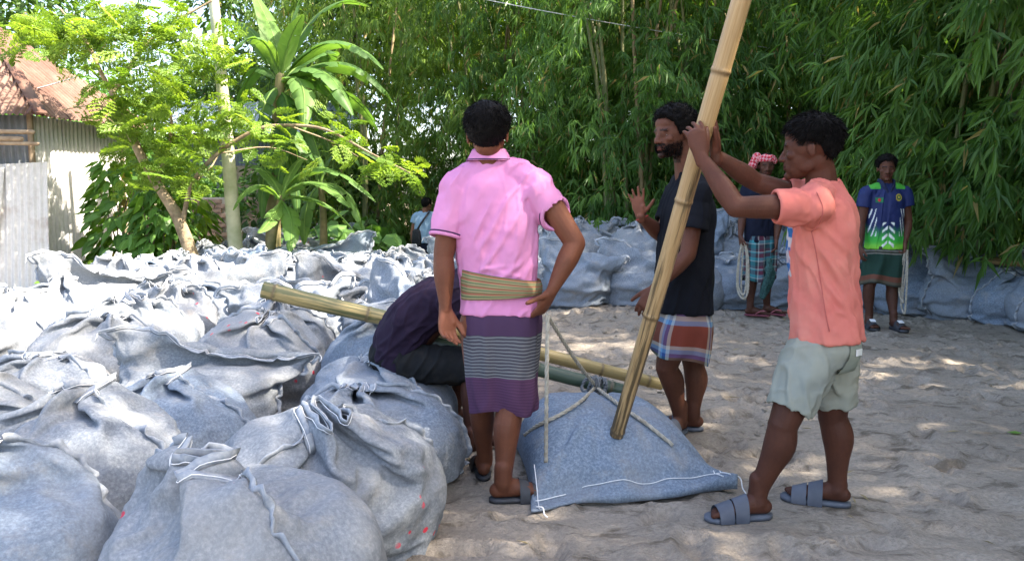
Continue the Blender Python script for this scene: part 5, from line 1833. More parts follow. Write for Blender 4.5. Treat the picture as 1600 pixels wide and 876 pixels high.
    skirt(p, L, m, 7, .0075, 6, .004, hemwave=.012)
    for q, sd in ((fl, 1), (fr, -1)):
        sandal(p, *q, 1.0, RUBBER_D, RUBBER_D, .018, 'cross')
    return p, wl, wr
PINK, _wl, PINK_WR = man_pink()
print('pink', round(time.time() - T0, 1))

# ---------------------------------------------------------------- bearded man in black, palm raised
def man_black():
    p = Person('bearded man in a black T-shirt with one palm raised, red and blue plaid lungi', (.15, .056, .032), (.085, .032, .020), 1.02)
    Y = 4.08
    r, f = ctr(0, 0, -92)
    pel, nb = P(1070, 482, Y), P(1077, 273, Y + .02)
    shl, shr = P(1088, 306, Y - .17), P(1062, 300, Y + .18)
    p.beard = .86
    p.head(P(1053, 210, Y - .02), -118, -4, 0, nb, 1.06)
    p.torso(pel, nb, shl, shr, r, r, 1.0)
    el, wl = P(1075, 398, Y - .23), P(1024, 450, Y - .26)
    er, wr = P(1034, 368, Y + .12), P(1001, 338, Y - .02)
    p.arm(shl, el, wl); p.arm(shr, er, wr)
    p.hand(wl, A(-.5, -.1, -.8), A(.3, .9, -.3), -1, .4)
    p.hand(wr, A(-.22, -.1, 1), A(-.4, -.9, -.1), 1, (.06, .02, .06, .1), k=.88, spread=.17, thumb=(.55, .8, .15), tcurl=.2)
    hl, hr = P(1060, 505, Y - .07), P(1080, 505, Y + .08)
    kl, kr = P(1041, 574, Y - .065), P(1084, 572, Y + .06)
    al, ar = P(1063, 650, Y - .01), P(1083, 647, Y + .05)
    p.leg(hl, kl, al, nrms(f + A(0, -.4, 0)), 1.0); p.leg(hr, kr, ar, f, 1.0)
    fl = p.foot(al, al + A(.03, .04, 0), A(-.62, -.78, 0), -1)
    fr = p.foot(ar, ar + A(.045, 0, 0), A(-1, .22, 0), 1)
    root = (al + ar) / 2; root[2] = 0
    p.finish(root)
    p.eyes((-.15, 1, 0))
    p.hair(.026, 5, 3600, .022, 1.0, .066, -.016, -.052, .9, .75)
    p.beard_hair(1300, .013)
    blk = cloth_material('black_cotton', (.013, .014, .019), (.008, .009, .012), .9)
    rows = body_rows(p, pel, nb, r, r, [(-.02, .068, .062, 0), (.06, .105, .08, 0), (.14, .16, .108, 0), (.26, .178, .128, 0), (.45, .178, .136, .005), (.65, .172, .138, .008), (.85, .174, .142, .006), (1.02, .178, .146, .004)])
    SL = [shl + A(0, .03, 0), shl * .6 + el * .4, shl * .42 + el * .58]
    SR = [shr + A(0, -.03, 0), shr * .6 + er * .4, shr * .3 + er * .7]
    shirt(p, rows, [(SL, (.080, .080, .082)), (SR, (.078, .076, .074))], blk, 9, .0065, [(A(.2, 0, 1), .4, .05, .008)], [(P(1040, 470, Y - .15), P(1110, 330, Y - .15), .02, .007), (P(1110, 470, Y - .15), P(1075, 380, Y - .15), .02, .008), (P(1050, 300, Y - .15), P(1100, 350, Y - .15), .014, .005)],
          [([nb + A(0, 0, -.03), nb * .5 + q * .5, q], (.064, .066, .076)) for q in (shl, shr)], 't_shirt')
    W1, Bl, Lb, Rd, Br, Gn = (.55, .52, .46), (.03, .09, .28), (.16, .36, .58), (.24, .05, .03), (.10, .05, .03), (.03, .10, .08)
    pm = plaid('red_blue_plaid', [(0, Rd), (.38, W1), (.46, Bl), (.56, Lb), (.64, W1), (.72, Br), (.95, W1)], [(0, Gn), (.16, Bl), (.28, W1), (.36, Lb), (.44, Rd), (.80, W1), (.86, Lb), (.93, Bl)], .19, .30)
    L = [(P(1070, 462, Y), r * .145, f * .115), (P(1069, 486, Y), r * .162, f * .130), (P(1067, 503, Y), r * .180, f * .150), (P(1064, 520, Y), r * .184, f * .158), (P(1061, 545, Y), r * .182, f * .156), (P(1060, 556, Y), r * .180, f * .154)]
    L = [(c, x, y - A(0, 0, .028) * -k / 4) for k, (c, x, y) in enumerate(L)]
    skirt(p, L, pm, 4, .008, 5, .004, hemwave=.012)
    for q in (fl, fr):
        sandal(p, *q, 1.02, RUBBER, RUBBER, .018, 'cross')
    ring_trim(p, wr + nrms(er - wr) * .015, A(.030, 0, .012), A(0, .026, 0), .003, mottled('red_cord', (.4, .04, .04), (.5, .06, .05), 20), 'wrist_cord')
man_black()
print('black', round(time.time() - T0, 1))

# ---------------------------------------------------------------- man in the salmon T-shirt, pushing the pole
def man_salmon():
    p = Person('man in a salmon T-shirt and ragged pale shorts gripping the upright bamboo pole', (.120, .043, .025), (.060, .022, .014), .95)
    Y = 3.03
    r, f = ctr(0, 0, -70)
    pel, nb = P(1290, 515, Y), P(1285, 290, Y + .02)
    shl, shr = P(1268, 322, Y - .16), P(1262, 312, Y + .13)
    p.head(P(1266, 234, Y), -62, -2, 0, nb, 1.0)
    p.torso(pel, nb, shl, shr, r, r, .98)
    el, wl = P(1150, 324, Y - .20), P(1096, 246, Y - .10)
    er, wr = P(1180, 284, Y + .10), P(1118, 243, Y + .0)
    p.arm(shl, el, wl, 1.02); p.arm(shr, er, wr, 1.0)
    p.hand(wl, A(-.22, .10, 1), A(-.1, 1, -.05), -1, (.35, .42, .5, .5), spread=.10, thumb=(.9, .4, .25), k=1.0)
    p.hand(wr, A(-.10, .0, 1), A(-.95, -.2, 0), 1, (.15, .3, .45, .5), spread=.10, thumb=(.8, .55, .25), k=1.0)
    hl, hr = P(1274, 538, Y - .055), P(1302, 538, Y + .055)
    kl, kr = P(1223, 664, Y - .09), P(1301, 652, Y + .07)
    al, ar = P(1184, 770, 2.97), P(1309, 757, 3.10)
    p.leg(hl, kl, al, f, 1.06); p.leg(hr, kr, ar, f, 1.06)
    fl = p.foot(al, al + A(.045, .0, 0), A(-1, -.12, 0), -1)
    fr = p.foot(ar, ar + A(.035, -.02, 0), A(-1, .40, 0), 1)
    root = (al + ar) / 2; root[2] = 0
    p.finish(root)
    p.eyes((0, 1, 0))
    p.hair(.018, 8, 5000, .032, 0, .062, .008, -.046, .45, .8)
    m = cloth_material('salmon_cotton', (.68, .215, .165), (.57, .15, .125), .88, (.55, .30, .23))
    nt = m.node_tree
    b = nt.nodes['Principled BSDF']
    src = b.inputs['Base Color'].links[0].from_socket
    nt.links.new(mix(nt, 1.0, src, nd(nt, 'Attribute', attribute_name='Col').outputs['Color'], 'MULTIPLY'), b.inputs['Base Color'])
    rows = body_rows(p, pel, nb, r, r, [(-.03, .066, .06, 0), (.05, .10, .08, 0), (.14, .150, .108, 0), (.26, .168, .120, .0), (.45, .165, .124, .004), (.65, .160, .122, .004), (.85, .166, .128, 0), (1.06, .174, .136, -.002)])
    SL = [shl + A(.03, .03, -.01), shl * .62 + el * .38, shl * .50 + el * .50]
    SR = [shr + A(.03, -.03, -.01), shr * .62 + er * .38, shr * .52 + er * .48]
    def print_(V, N):
        q = V - (nb * .55 + pel * .45)
        x, y, z = q @ r, q @ f, q[:, 2]
        c = np.ones((len(V), 3))
        w = (y > .085) & (np.abs(x) < .085) & (np.abs(z) < .10)
        bars = (np.sin(z * 90 + np.sin(x * 60) * 1.5) > .1)
        c[w & bars] = A(.05, .75, 2.4)
        c[w & ~bars] = A(.85, 2.6, 3.4)
        return c
    fo = [(P(1270, 370, Y - .15), P(1335, 470, Y - .15), .020, .015), (P(1262, 380, Y - .15), P(1300, 520, Y - .15), .018, .012), (P(1280, 350, Y - .15), P(1340, 410, Y - .15), .016, .014), (P(1285, 430, Y - .15), P(1345, 520, Y - .15), .018, .015), (P(1240, 470, Y - .15), P(1262, 400, Y - .15), .018, .013), (P(1290, 480, Y - .15), P(1340, 500, Y - .15), .014, .012), (P(1300, 400, Y - .15), P(1344, 450, Y - .15), .012, .010), (P(1250, 420, Y - .15), P(1275, 500, Y - .15), .012, .010),
          (P(1210, 330, Y - .2), P(1270, 345, Y - .2), .014, .007), (P(1225, 315, Y - .2), P(1285, 322, Y - .2), .014, -.006)]
    sh_o = shirt(p, rows, [(SL, (.068, .064, .062)), (SR, (.067, .062, .060))], m, 14, .006, [(A(.45, 0, -.9), .3, .05, .009), (A(-.3, 0, 1), .3, .04, .004)], fo,
          [([nb + A(0, 0, -.03), nb * .5 + q * .5, q + A(.01, 0, 0)], (.060, .060, .066)) for q in (shl, shr)], 't_shirt', colour=print_)
    sd = mottled('salmon_seam', (.42, .10, .09), (.5, .13, .11), 40)
    surface_line(p, sh_o, [(1268, 362), (1276, 400), (1284, 450), (1290, 490), (1296, 518)], sd)
    surface_line(p, sh_o, [(1276, 300), (1286, 325), (1280, 350), (1268, 362)], sd)
    # ragged shorts
    sm = cloth_material('faded_denim', (.32, .325, .26), (.24, .265, .245), .9, (.28, .215, .13))
    C = [pel + A(0, 0, .09), pel + A(0, 0, -.0), pel + A(0, 0, -.06), pel + A(0, 0, -.13)]
    parts = [rings(catmull(C, 3), catmull([r * .132, r * .152, r * .168, r * .14], 3), catmull([f * .098, f * .114, f * .126, f * .10], 3), 32, 2.3)]
    for hp, kn, px, py, dy, rr in ((hl, kl, 1233, 640, -.09, (.104, .102, .090, .084)), (hr, kr, 1304, 632, .07, (.100, .098, .086, .080))):
        end = P(px, py, Y + dy)
        c = catmull([hp + A(0, 0, -.02), hp * .6 + end * .4, hp * .25 + end * .75, end], 4)
        t, a, bb = frames(c, f)
        q = np.interp(np.linspace(0, 1, len(c)), np.linspace(0, 1, 4), rr)[:, None]
        parts.append(rings(*hollow_end(c, a * q, bb * q, .08, .90), 26, 2.1))
    V, F = remesh(parts, .006, 5, .5)
    N = vnormals(V, F)
    V = wrinkle(V, N, A(.35, 0, -.9), .25, .06, .008, 3)
    V = wrinkle(V, N, A(1, 0, .2), .2, .05, .004, 7)
    low = sstep(.56, .50, V[:, 2])
    V[:, 2] += low * .008 * vnoise(V * A(45, 45, 0), 5)
    so = mk('shorts', V, F, sm, p.body)
    pk = pel + r * -.092 - f * .094 + A(0, 0, -.085)
    pn = nrms(-f * .85 - r * .5)
    pu = nrms(np.cross(pn, A(0, 0, 1)))
    g = np.array([(a, c) for c in np.linspace(.065, -.075, 8) for a in np.linspace(-.055, .055, 8)])
    sag = np.where(g[:, 1] < -.055, 0, 0)
    Vp = pk + pu * g[:, :1] + A(0, 0, 1) * (g[:, 1:] + .018 * np.abs(g[:, :1]) / .055 * (g[:, 1:] < -.06)) - pn * (g[:, :1] ** 2 * 2.2) + pn * .012
    rel = V - pk
    ru, rz_, rn = rel @ pu, rel[:, 2], rel @ pn
    for k in range(len(Vp)):
        a_, c_ = (Vp[k] - pk) @ pu, (Vp[k] - pk)[2]
        near = (np.abs(ru - a_) < .012) & (np.abs(rz_ - c_) < .012)
        if near.any():
            Vp[k] += pn * (rn[near].max() + .004 - (Vp[k] - pk) @ pn)
    mk('back_pocket', Vp, grid_faces(8, 8), cloth_material('pocket_denim', (.29, .31, .24), (.22, .26, .24), .9, (.22, .2, .13)), so)
    mk('cloth_label', *box(Vp[20] + pn * .004, np.stack([pu * .020, pn * .0015, A(0, 0, .012)])), mat=mottled('label_white', (.6, .6, .55), (.75, .74, .7), 20), parent=so, smooth=False)
    for q in (fl, fr):
        sandal(p, *q, 1.0, RUBBER, mottled('blue_grey_rubber', (.065, .074, .098), (.11, .122, .15), 9, .6, .4), .018, 'wide', .268)
man_salmon()
print('salmon', round(time.time() - T0, 1))

# ---------------------------------------------------------------- man bent over, sitting on a bag
def man_seated():
    p = Person('man in a dark purple shirt bent forward on a sandbag behind the pink polo man', (.11, .043, .027), (.062, .025, .017), 1.0, .005)
    Y = 4.03
    r, f = A(0, -1, 0), A(1, 0, 0)
    pel, nb = P(624, 552, Y), P(722, 440, Y - .03)
    shr, shl = P(706, 470, Y - .19), P(712, 458, Y + .16)
    p.head(P(744, 424, Y - .03), 80, -40, 0, nb, 1.0)
    p.torso(pel, nb, shl, shr, r, r, 1.0)
    er, wr = P(742, 535, Y - .18), P(800, 560, Y - .1)
    el, wl = P(745, 530, Y + .18), P(800, 555, Y + .1)
    p.arm(shr, er, wr); p.arm(shl, el, wl)
    p.hand(wr, A(.9, .1, -.4), A(0, .9, -.3), -1, .5); p.hand(wl, A(.9, -.1, -.4), A(0, -.9, -.3), 1, .5)
    hr, hl = P(626, 568, Y - .09), P(628, 566, Y + .09)
    kr, kl = P(744, 572, Y - .14), P(740, 565, Y + .16)
    ar, al = P(737, 694, 3.80), P(704, 648, 4.28)
    p.leg(hr, kr, ar, nrms(f + A(0, 0, .5))); p.leg(hl, kl, al, nrms(f + A(0, 0, .5)))
    p.foot(ar, ar + A(-.04, 0, 0), A(.9, .3, 0), -1, .004)
    p.foot(al, al + A(-.04, 0, 0), A(1, -.05, 0), 1, .004)
    root = pel.copy(); root[2] = 0
    p.finish(root)
    p.hair(.016, 12, 1500, .024)
    m = cloth_material('dark_purple_cotton', (.028, .017, .035), (.017, .011, .024), .75)
    ax = pel - nb
    mid = lambda t, up: nb + ax * t + nrms(np.cross(ax, r)) * -up
    bk = nrms(np.cross(r, ax))
    if bk[2] < 0: bk = -bk
    rows = []
    for t, hw, hd, up in [(-.02, .068, .062, 0), (.08, .12, .09, .0), (.2, .175, .118, .015), (.42, .182, .128, .045), (.65, .178, .134, .055), (.85, .176, .14, .04), (1.02, .182, .146, .0), (1.14, .182, .140, -.04)]:
        rows.append((nb + ax * t + bk * up, r * hw, bk * hd))
    V = shirt(p, rows, [([shr, shr * .5 + er * .5], (.075, .08)), ([shl, shl * .5 + el * .5], (.075, .08))], m, 21, .007, [(A(.75, 0, .62), .35, .05, .010), (A(.3, .5, .6), .25, .05, .006)],
          [(P(640, 560, Y - .18), P(720, 540, Y - .18), .016, .010), (P(620, 540, Y - .18), P(700, 520, Y - .18), .016, .008), (P(610, 520, Y - .18), P(700, 470, Y - .18), .016, .006)], [([nb, shr], (.07, .075)), ([nb, shl], (.07, .075))], 't_shirt')
    jm = cloth_material('black_denim', (.020, .021, .023), (.011, .012, .013), .9, (.07, .058, .042))
    parts = [ell(pel + A(.0, 0, -.005), np.stack([f * .15, A(0, .175, 0), A(0, 0, .125)]), 24, 14)]
    for hp, kn in ((hr, kr), (hl, kl)):
        end = kn + nrms(kn - hp) * .03
        c = catmull([hp, hp * .5 + end * .5, end], 5)
        t, a, b = frames(c, A(0, 0, 1))
        q = np.interp(np.linspace(0, 1, len(c)), [0, .5, 1], (.108, .098, .088))[:, None]
        parts.append(rings(*hollow_end(c, a * q, b * q, .05, .9), 24))
    V, F = remesh(parts, .007, 5, .5)
    N = vnormals(V, F)
    V = wrinkle(V, N, A(.5, .3, 1), .2, .05, .009, 5)
    mk('jeans', V, F, jm, p.body)
man_seated()
print('seated', round(time.time() - T0, 1))

# ---------------------------------------------------------------- turbaned man
def man_turban():
    p = Person('man with a red chequered head cloth, navy shirt and teal plaid lungi, holding rope', (.115, .046, .029), (.065, .027, .018), 1.0, .006)
    Y = 8.3
    r, f = ctr(0, 0, 160)
    pel, nb = P(1187, 378, Y), P(1192, 285, Y)
    shr, shl = P(1168, 296, Y + .03), P(1217, 297, Y - .05)
    p.beard = .5
    p.head(P(1197, 260, Y - .04), 188, -3, 0, nb, 1.04)
    p.torso(pel, nb, shl, shr, r, r)
    er, wr = P(1160, 338, Y), P(1157, 368, Y - .06)
    el, wl = P(1217, 342, Y - .05), P(1213, 373, Y - .12)
    p.arm(shr, er, wr); p.arm(shl, el, wl)
    p.hand(wr, A(.05, -.2, -1), A(.9, .1, 0), 1, .75, spread=.03); p.hand(wl, A(-.05, -.2, -1), A(-.9, .1, 0), -1, .45, spread=.03)
    hr, hl = P(1177, 390, Y), P(1198, 390, Y)
    kr, kl = P(1175, 440, Y - .02), P(1198, 440, Y + .06)
    ar, al = P(1172, 479, Y), P(1198, 478, Y + .12)
    p.leg(hr, kr, ar, f); p.leg(hl, kl, al, f)
    fr = p.foot(ar, ar + A(-.04, .02, 0), A(1, -.35, 0), 1); fl = p.foot(al, al + A(-.03, .02, 0), A(.7, -.6, 0), -1)
    root = (ar + al) / 2; root[2] = 0
    p.finish(root)
    p.eyes()
    p.hair(.014, 15, 800, .02, 0, .06, .0, -.05)
    # head cloth: wound band and a knotted bundle on the side
    m, nt, b = material('red_chequered_cloth', .9, .15)
    v = obj_co(nt)
    ck = nd(nt, 'TexChecker', i_Vector=scaled(nt, v, (1, 1, 1), (.5, .4, .7)), i_Scale=42.0, i_Color1=(.50, .035, .06, 1), i_Color2=(.62, .30, .32, 1)).outputs[0]
    nt.links.new(ck, b.inputs['Base Color'])
    R, o, hs = p.R, p.ho, p.hs
    th = np.linspace(0, 2 * np.pi, 40)
    parts = []
    for k, (z, rx, ry, rr) in enumerate([(.052, .080, .098, .017), (.070, .078, .094, .018), (.088, .070, .086, .017)]):
        q = np.stack([np.cos(th) * rx, -.008 + np.sin(th) * ry, z + .012 * np.sin(th + .5) + .006 * np.cos(3 * th + k)], 1)
        parts.append(tube(o + (q @ R.T) * hs, rr * hs * (1 + .15 * np.sin(5 * th + k)), 8))
    for c, a in [((.108, .01, .055), (.046, .045, .044)), ((.128, .015, .010), (.038, .038, .046)), ((.09, .0, .095), (.04, .04, .034)), ((.135, .01, -.035), (.025, .028, .04))]:
        parts.append(ell(o + (R @ A(*c)) * hs, np.diag(A(*a)) * hs @ R.T, 16, 10))
    V, F = remesh(parts, .006, 3, .5)
    N = vnormals(V, F)
    V = wrinkle(V, N, R[:, 0], .1, .03, .012, 4)
    mk('head_cloth', V, F, m, p.body)
    nv = cloth_material('navy_cotton', (.013, .016, .032), (.008, .010, .02), .9)
    rows = body_rows(p, pel, nb, r, r, [(-.02, .07, .062, 0), (.08, .12, .08, 0), (.18, .165, .105, 0), (.4, .172, .115, 0), (.7, .165, .115, 0), (1.0, .172, .12, 0)])
    shirt(p, rows, [([shr, shr * .6 + er * .4], (.072, .075)), ([shl, shl * .6 + el * .4], (.072, .075))], nv, 31, .009, [(A(.2, 0, 1), .3, .05, .008)], (), [([nb + A(0, 0, -.02), q], (.062, .07)) for q in (shr, shl)], 't_shirt')
    Tl, Dk, Mr, Wh = (.05, .30, .36), (.02, .07, .09), (.11, .025, .05), (.45, .48, .46)
    pm = plaid('teal_plaid', [(0, Tl), (.25, Dk), (.48, Wh), (.54, Mr), (.80, Wh), (.86, Dk)], [(0, Mr), (.24, Tl), (.42, Wh), (.48, Dk), (.72, Mr), (.88, Wh), (.93, Tl)], .15, .17)
    L = [(P(1188, 368, Y), r * .17, f * .125), (P(1188, 385, Y), r * .176, f * .132), (P(1187, 410, Y), r * .178, f * .135), (P(1186, 436, Y), r * .176, f * .132)]
    skirt(p, L, pm, 8, .012, 6, .005, hemwave=.02)
    tail = [P(1200, 405, Y - .16), P(1203, 425, Y - .17), P(1198, 445, Y - .15), P(1193, 462, Y - .13)]
    V, F = limb(tail, [[.03, .02], [.05, .025], [.06, .028], [.035, .015]], f, 24, 6)
    N = vnormals(V, F)
    V = wrinkle(V, N, A(.1, 0, 1), .3, .035, .02, 3)
    mk('hanging_cloth_end', V, F, mottled('dark_green_print', (.01, .035, .035), (.05, .13, .12), 60), p.body)
    for q in (fr, fl):
        sandal(p, *q, 1.0, mottled('maroon_rubber', (.16, .04, .06), (.25, .07, .09), 9), mottled('pink_rubber', (.35, .10, .13), (.45, .15, .18), 9), .018, 'thong')
    return wr
TURBAN_WR = man_turban()

# ---------------------------------------------------------------- young man in the jersey
def man_jersey():
    p = Person('young man in a navy and green sports jersey, dark green lungi and black slides', (.12, .048, .030), (.07, .029, .019), .99, .006)
    Y = 7.5
    r, f = ctr(0, 0, 184)
    pel, nb = P(1381, 394, Y), P(1384, 288, Y)
    shr, shl = P(1354, 303, Y), P(1413, 302, Y)
    p.beard = .12
    p.head(P(1385, 264, Y - .04), 196, -3, 0, nb, 1.0)
    p.torso(pel, nb, shl, shr, r, r)
    er, wr = P(1345, 350, Y), P(1343, 384, Y - .07)
    el, wl = P(1419, 347, Y), P(1414, 378, Y - .08)
    p.arm(shr, er, wr); p.arm(shl, el, wl)
    p.hand(wr, A(.03, -.15, -1), A(.9, .2, 0), 1, .4, spread=.03); p.hand(wl, A(-.05, -.15, -1), A(-.9, .2, 0), -1, .85, spread=.03)
    hr, hl = P(1366, 405, Y), P(1396, 405, Y)
    kr, kl = P(1358, 448, Y - .02), P(1394, 450, Y - .02)
    ar, al = P(1358, 494, Y), P(1396, 499, Y - .08)
    p.leg(hr, kr, ar, f); p.leg(hl, kl, al, f)
    fr = p.foot(ar, ar + A(0, .045, 0), A(-.08, -1, 0), 1, .024); fl = p.foot(al, al + A(0, .045, 0), A(.12, -1, 0), -1, .024)
    root = (ar + al) / 2; root[2] = 0
    p.finish(root)
    p.eyes()
    p.hair(.022, 18, 1600, .03, .3, .062, .0, -.045, .6, .7)
    m, nt, b = material('jersey_polyester', .6, .3)
    nt.links.new(nd(nt, 'Attribute', attribute_name='Col').outputs['Color'], b.inputs['Base Color'])
    rows = body_rows(p, pel, nb, r, r, [(-.02, .07, .062, 0), (.08, .115, .08, 0), (.18, .165, .105, 0), (.4, .170, .115, 0), (.7, .168, .115, 0), (.95, .176, .12, 0)])
    top, bot = nb[2], pel[2] + .03
    def paint(V, N):
        q = V - nb
        x, z = q @ r, (V[:, 2] - bot) / (top - bot)
        front = (q @ f) > .0
        c = np.tile(A(.012, .022, .10), (len(V), 1))
        g = sstep(.42, .16, z + .05 * np.abs(np.sin(x * 60)))[:, None]
        c = c * (1 - g) + A(.04, .42, .05) * g
        y2 = sstep(.14, .02, z)[:, None]
        c = c * (1 - y2) + A(.22, .62, .05) * y2
        w = front & (np.abs(x) < .055) & (z > .03) & (z < .42) & (np.mod(z * 9 + np.abs(x) * 14, 1) < .42) & (np.abs(x) > .006)
        c[w] = A(.75, .8, .75)
        w = front & (np.abs(x) > .10) & (np.abs(x) < .155) & (z > .2) & (z < .62) & (np.mod((np.abs(x) - .10) * 34 + z * 4.5, 1) < .3)
        c[w] = A(.7, .75, .75)
        w = (np.abs(x) > .07) & (np.abs(x) < .16) & (z > .93)
        c[w] = A(.06, .36, .04)
        fx, fz = x - .085, z - .76
        fl_ = front & (np.abs(fx) < .034) & (np.abs(fz) < .036)
        c[fl_] = A(.01, .16, .06)
        c[front & (np.hypot(fx, fz * .55) < .013)] = A(.55, .02, .03)
        cx, cz = x + .085, (z - .80) * .55
        c[front & (np.hypot(cx, cz) < .030)] = A(.55, .42, .05)
        c[front & (np.hypot(cx, cz) < .022)] = A(.02, .10, .05)
        c[front & (np.hypot(cx, cz) < .010)] = A(.5, .4, .06)
        return c
    shirt(p, rows, [([shr, shr * .55 + er * .45], (.072, .074)), ([shl, shl * .55 + el * .45], (.072, .074))], m, 41, .0065, [(A(.1, 0, 1), .3, .05, .006)], (), [([nb + A(0, 0, -.02), q], (.060, .07)) for q in (shr, shl)], 'jersey', colour=paint)
    cm = mottled('navy_collar', (.01, .015, .05), (.015, .025, .07), 20)
    for sg in (-1, 1):
        pts = [nb + r * .06 * sg + A(0, 0, .035) - f * .02, nb + r * .055 * sg + f * .055 + A(0, 0, .01), nb + r * .015 * sg + f * .088 + A(0, 0, -.075)]
        mk('collar', *limb(pts, [[.012, .02], [.012, .022], [.007, .012]], A(0, 0, 1), 10, 4), mat=cm, parent=p.body)
    m, nt, b = material('dark_green_lungi', .9, .15)
    d = nd(nt, 'Attribute', attribute_name='down').outputs['Fac']
    c = stripes(nt, d, .34, [(0, (.05, .055, .045)), (.10, (.20, .20, .17)), (.13, (.05, .05, .04)), (.18, (.22, .21, .18)), (.21, (.02, .05, .038)), (.80, (.15, .06, .04)), (.93, (.10, .085, .06))])
    nt.links.new(c, b.inputs['Base Color'])
    L = [(P(1381, 384, Y), r * .165, f * .12), (P(1380, 400, Y), r * .176, f * .13), (P(1377, 420, Y), r * .190, f * .135), (P(1375, 443, Y), r * .198, f * .135)]
    skirt(p, L, m, 11, .014, 6, .005, hemwave=.02)
    for q in (fr, fl):
        so = sandal(p, *q, 1.0, RUBBER_D, RUBBER_D, .024, 'slide')
        h, d_, t_ = q
        mk('white_panel', *box(h * A(1, 1, 0) + d_ * .15 + A(0, 0, .088), np.stack([t_ * .024, nrms(d_ - A(0, 0, .35)) * .022, A(0, 0, .003)])), mat=mottled('white_rubber', (.7, .7, .7), (.8, .8, .8), 20), parent=so, smooth=False)
    return wl
JERSEY_WL = man_jersey()

# ---------------------------------------------------------------- man walking away far behind
def man_far():
    p = Person('man in a pale blue shirt walking away beyond the sandbags, shoulder bag at his side', (.26, .12, .075), (.17, .08, .05), 1.0, .008)
    Y = 14.0
    r, f = ctr(0, 0, 14)
    pel, nb = P(661, 381, Y), P(664, 332, Y)
    shl, shr = P(650, 338, Y), P(678, 338, Y)
    p.head(P(667, 320, Y), 30, 0, 0, nb, 1.02)
    p.torso(pel, nb, shl, shr, r, r)
    el, wl = P(645, 360, Y), P(644, 376, Y - .03)
    er, wr = P(682, 360, Y), P(681, 377, Y + .1)
    p.arm(shl, el, wl); p.arm(shr, er, wr)
    p.hand(wl, A(0, .1, -1), A(.9, 0, 0), -1, .5); p.hand(wr, A(0, .2, -1), A(-.9, 0, 0), 1, .5)
    zb = zg(-1.55, 14.0)
    al, ar = A(pel[0] - .09, Y - .1, zb + .09), A(pel[0] + .1, Y + .15, zb + .09)
    hl, hr = pel - r * .09, pel + r * .09
    kl, kr = (hl + al) / 2 + f * .04, (hr + ar) / 2 + f * .05
    p.leg(hl, kl, al, f); p.leg(hr, kr, ar, f)
    for a, sd in ((al, 1), (ar, -1)):
        q, h, d_, t_ = foot_parts(a, a - f * .045, f, 1.0, zb + .01)
        p.parts += q + toes(h, d_, t_, 1.0, sd)
    root = pel.copy(); root[2] = zb
    p.finish(root)
    p.hair(.013, 22, 700, .02, 0, .06, -.01, -.05)
    bl = cloth_material('pale_blue_cotton', (.30, .44, .58), (.24, .37, .50), .9)
    rows = body_rows(p, pel, nb, r, r, [(-.02, .07, .062, 0), (.1, .13, .085, 0), (.2, .175, .11, 0), (.5, .182, .125, 0), (.98, .18, .13, 0)])
    shirt(p, rows, [([shl, shl * .5 + el * .5], (.075, .078)), ([shr, shr * .5 + er * .5], (.075, .078))], bl, 51, .012, [(A(.2, 0, 1), .3, .06, .008)], (), [([nb + A(0, 0, -.02), q], (.062, .07)) for q in (shr, shl)], 'shirt')
    parts = [ell(pel + A(0, 0, -.02), (.17, .12, .14), 20, 12)]
    for hp, kn, an in ((hl, kl, al), (hr, kr, ar)):
        parts.append(limb([hp, kn, an + A(0, 0, .02)], [.098, .075, .065], f, 18, 5))
    V, F = remesh(parts, .012, 4)
    mk('trousers', V, F, cloth_material('navy_trousers', (.02, .026, .05), (.014, .018, .035)), p.body)
    bag = empty('shoulder_bag')
    c = P(651, 372, Y - .12)
    org(bag, c)
    bm_ = mottled('black_nylon', (.012, .012, .015), (.03, .03, .034), 30, .6)
    V, F = limb([c + A(0, 0, .11), c + A(0, 0, 0), c - A(0, 0, .11)], [[.07, .04], [.085, .05], [.08, .045]], f, 20, 4, True, 3)
    mk('pouch', V, F, bm_, bag)
    pts = [c + A(0, .0, .12), P(656, 352, Y - .17), P(667, 336, Y - .13), P(671, 331, Y - .02), P(672, 338, Y + .14)]
    mk('strap', *limb(pts, [[.018, .005]] * 5, -f, 8, 5), mat=bm_, parent=bag)
    tag(bag, 'small black shoulder bag hanging at the hip of the man in pale blue', 'bag')
man_far()
print('people', round(time.time() - T0, 1))
# ================================================================ bamboo poles, ropes, the lashed sandbag
def bamboo_pole_mat(name, pale, tan, dark, amount):
    m, nt, b = material(name, .42, .4)
    v = obj_co(nt)
    n = noise_(nt, scaled(nt, v, (1, 1, .05)), 34, 5, .65)
    al = nd(nt, 'Attribute', attribute_name='along').outputs['Fac']
    n = math_(nt, 'ADD', n, math_(nt, 'MULTIPLY', math_(nt, 'SUBTRACT', .45, al), .32))
    f = noise_(nt, scaled(nt, v, (1, 1, .04)), 160, 3, .6)
    c = mix(nt, ramp(nt, f, [(.3, 0), (.7, 1)]), pale, tan)
    c = mix(nt, ramp(nt, n, [(1 - amount - .05, 0), (1 - amount + .05, .9)]), c, dark)
    at = nd(nt, 'Attribute', attribute_name='node').outputs['Fac']
    c = mix(nt, math_(nt, 'MULTIPLY', at, .75), c, (.13, .085, .04))
    nt.links.new(c, b.inputs['Base Color'])
    bump(nt, b, f, .1, .002)
    return m

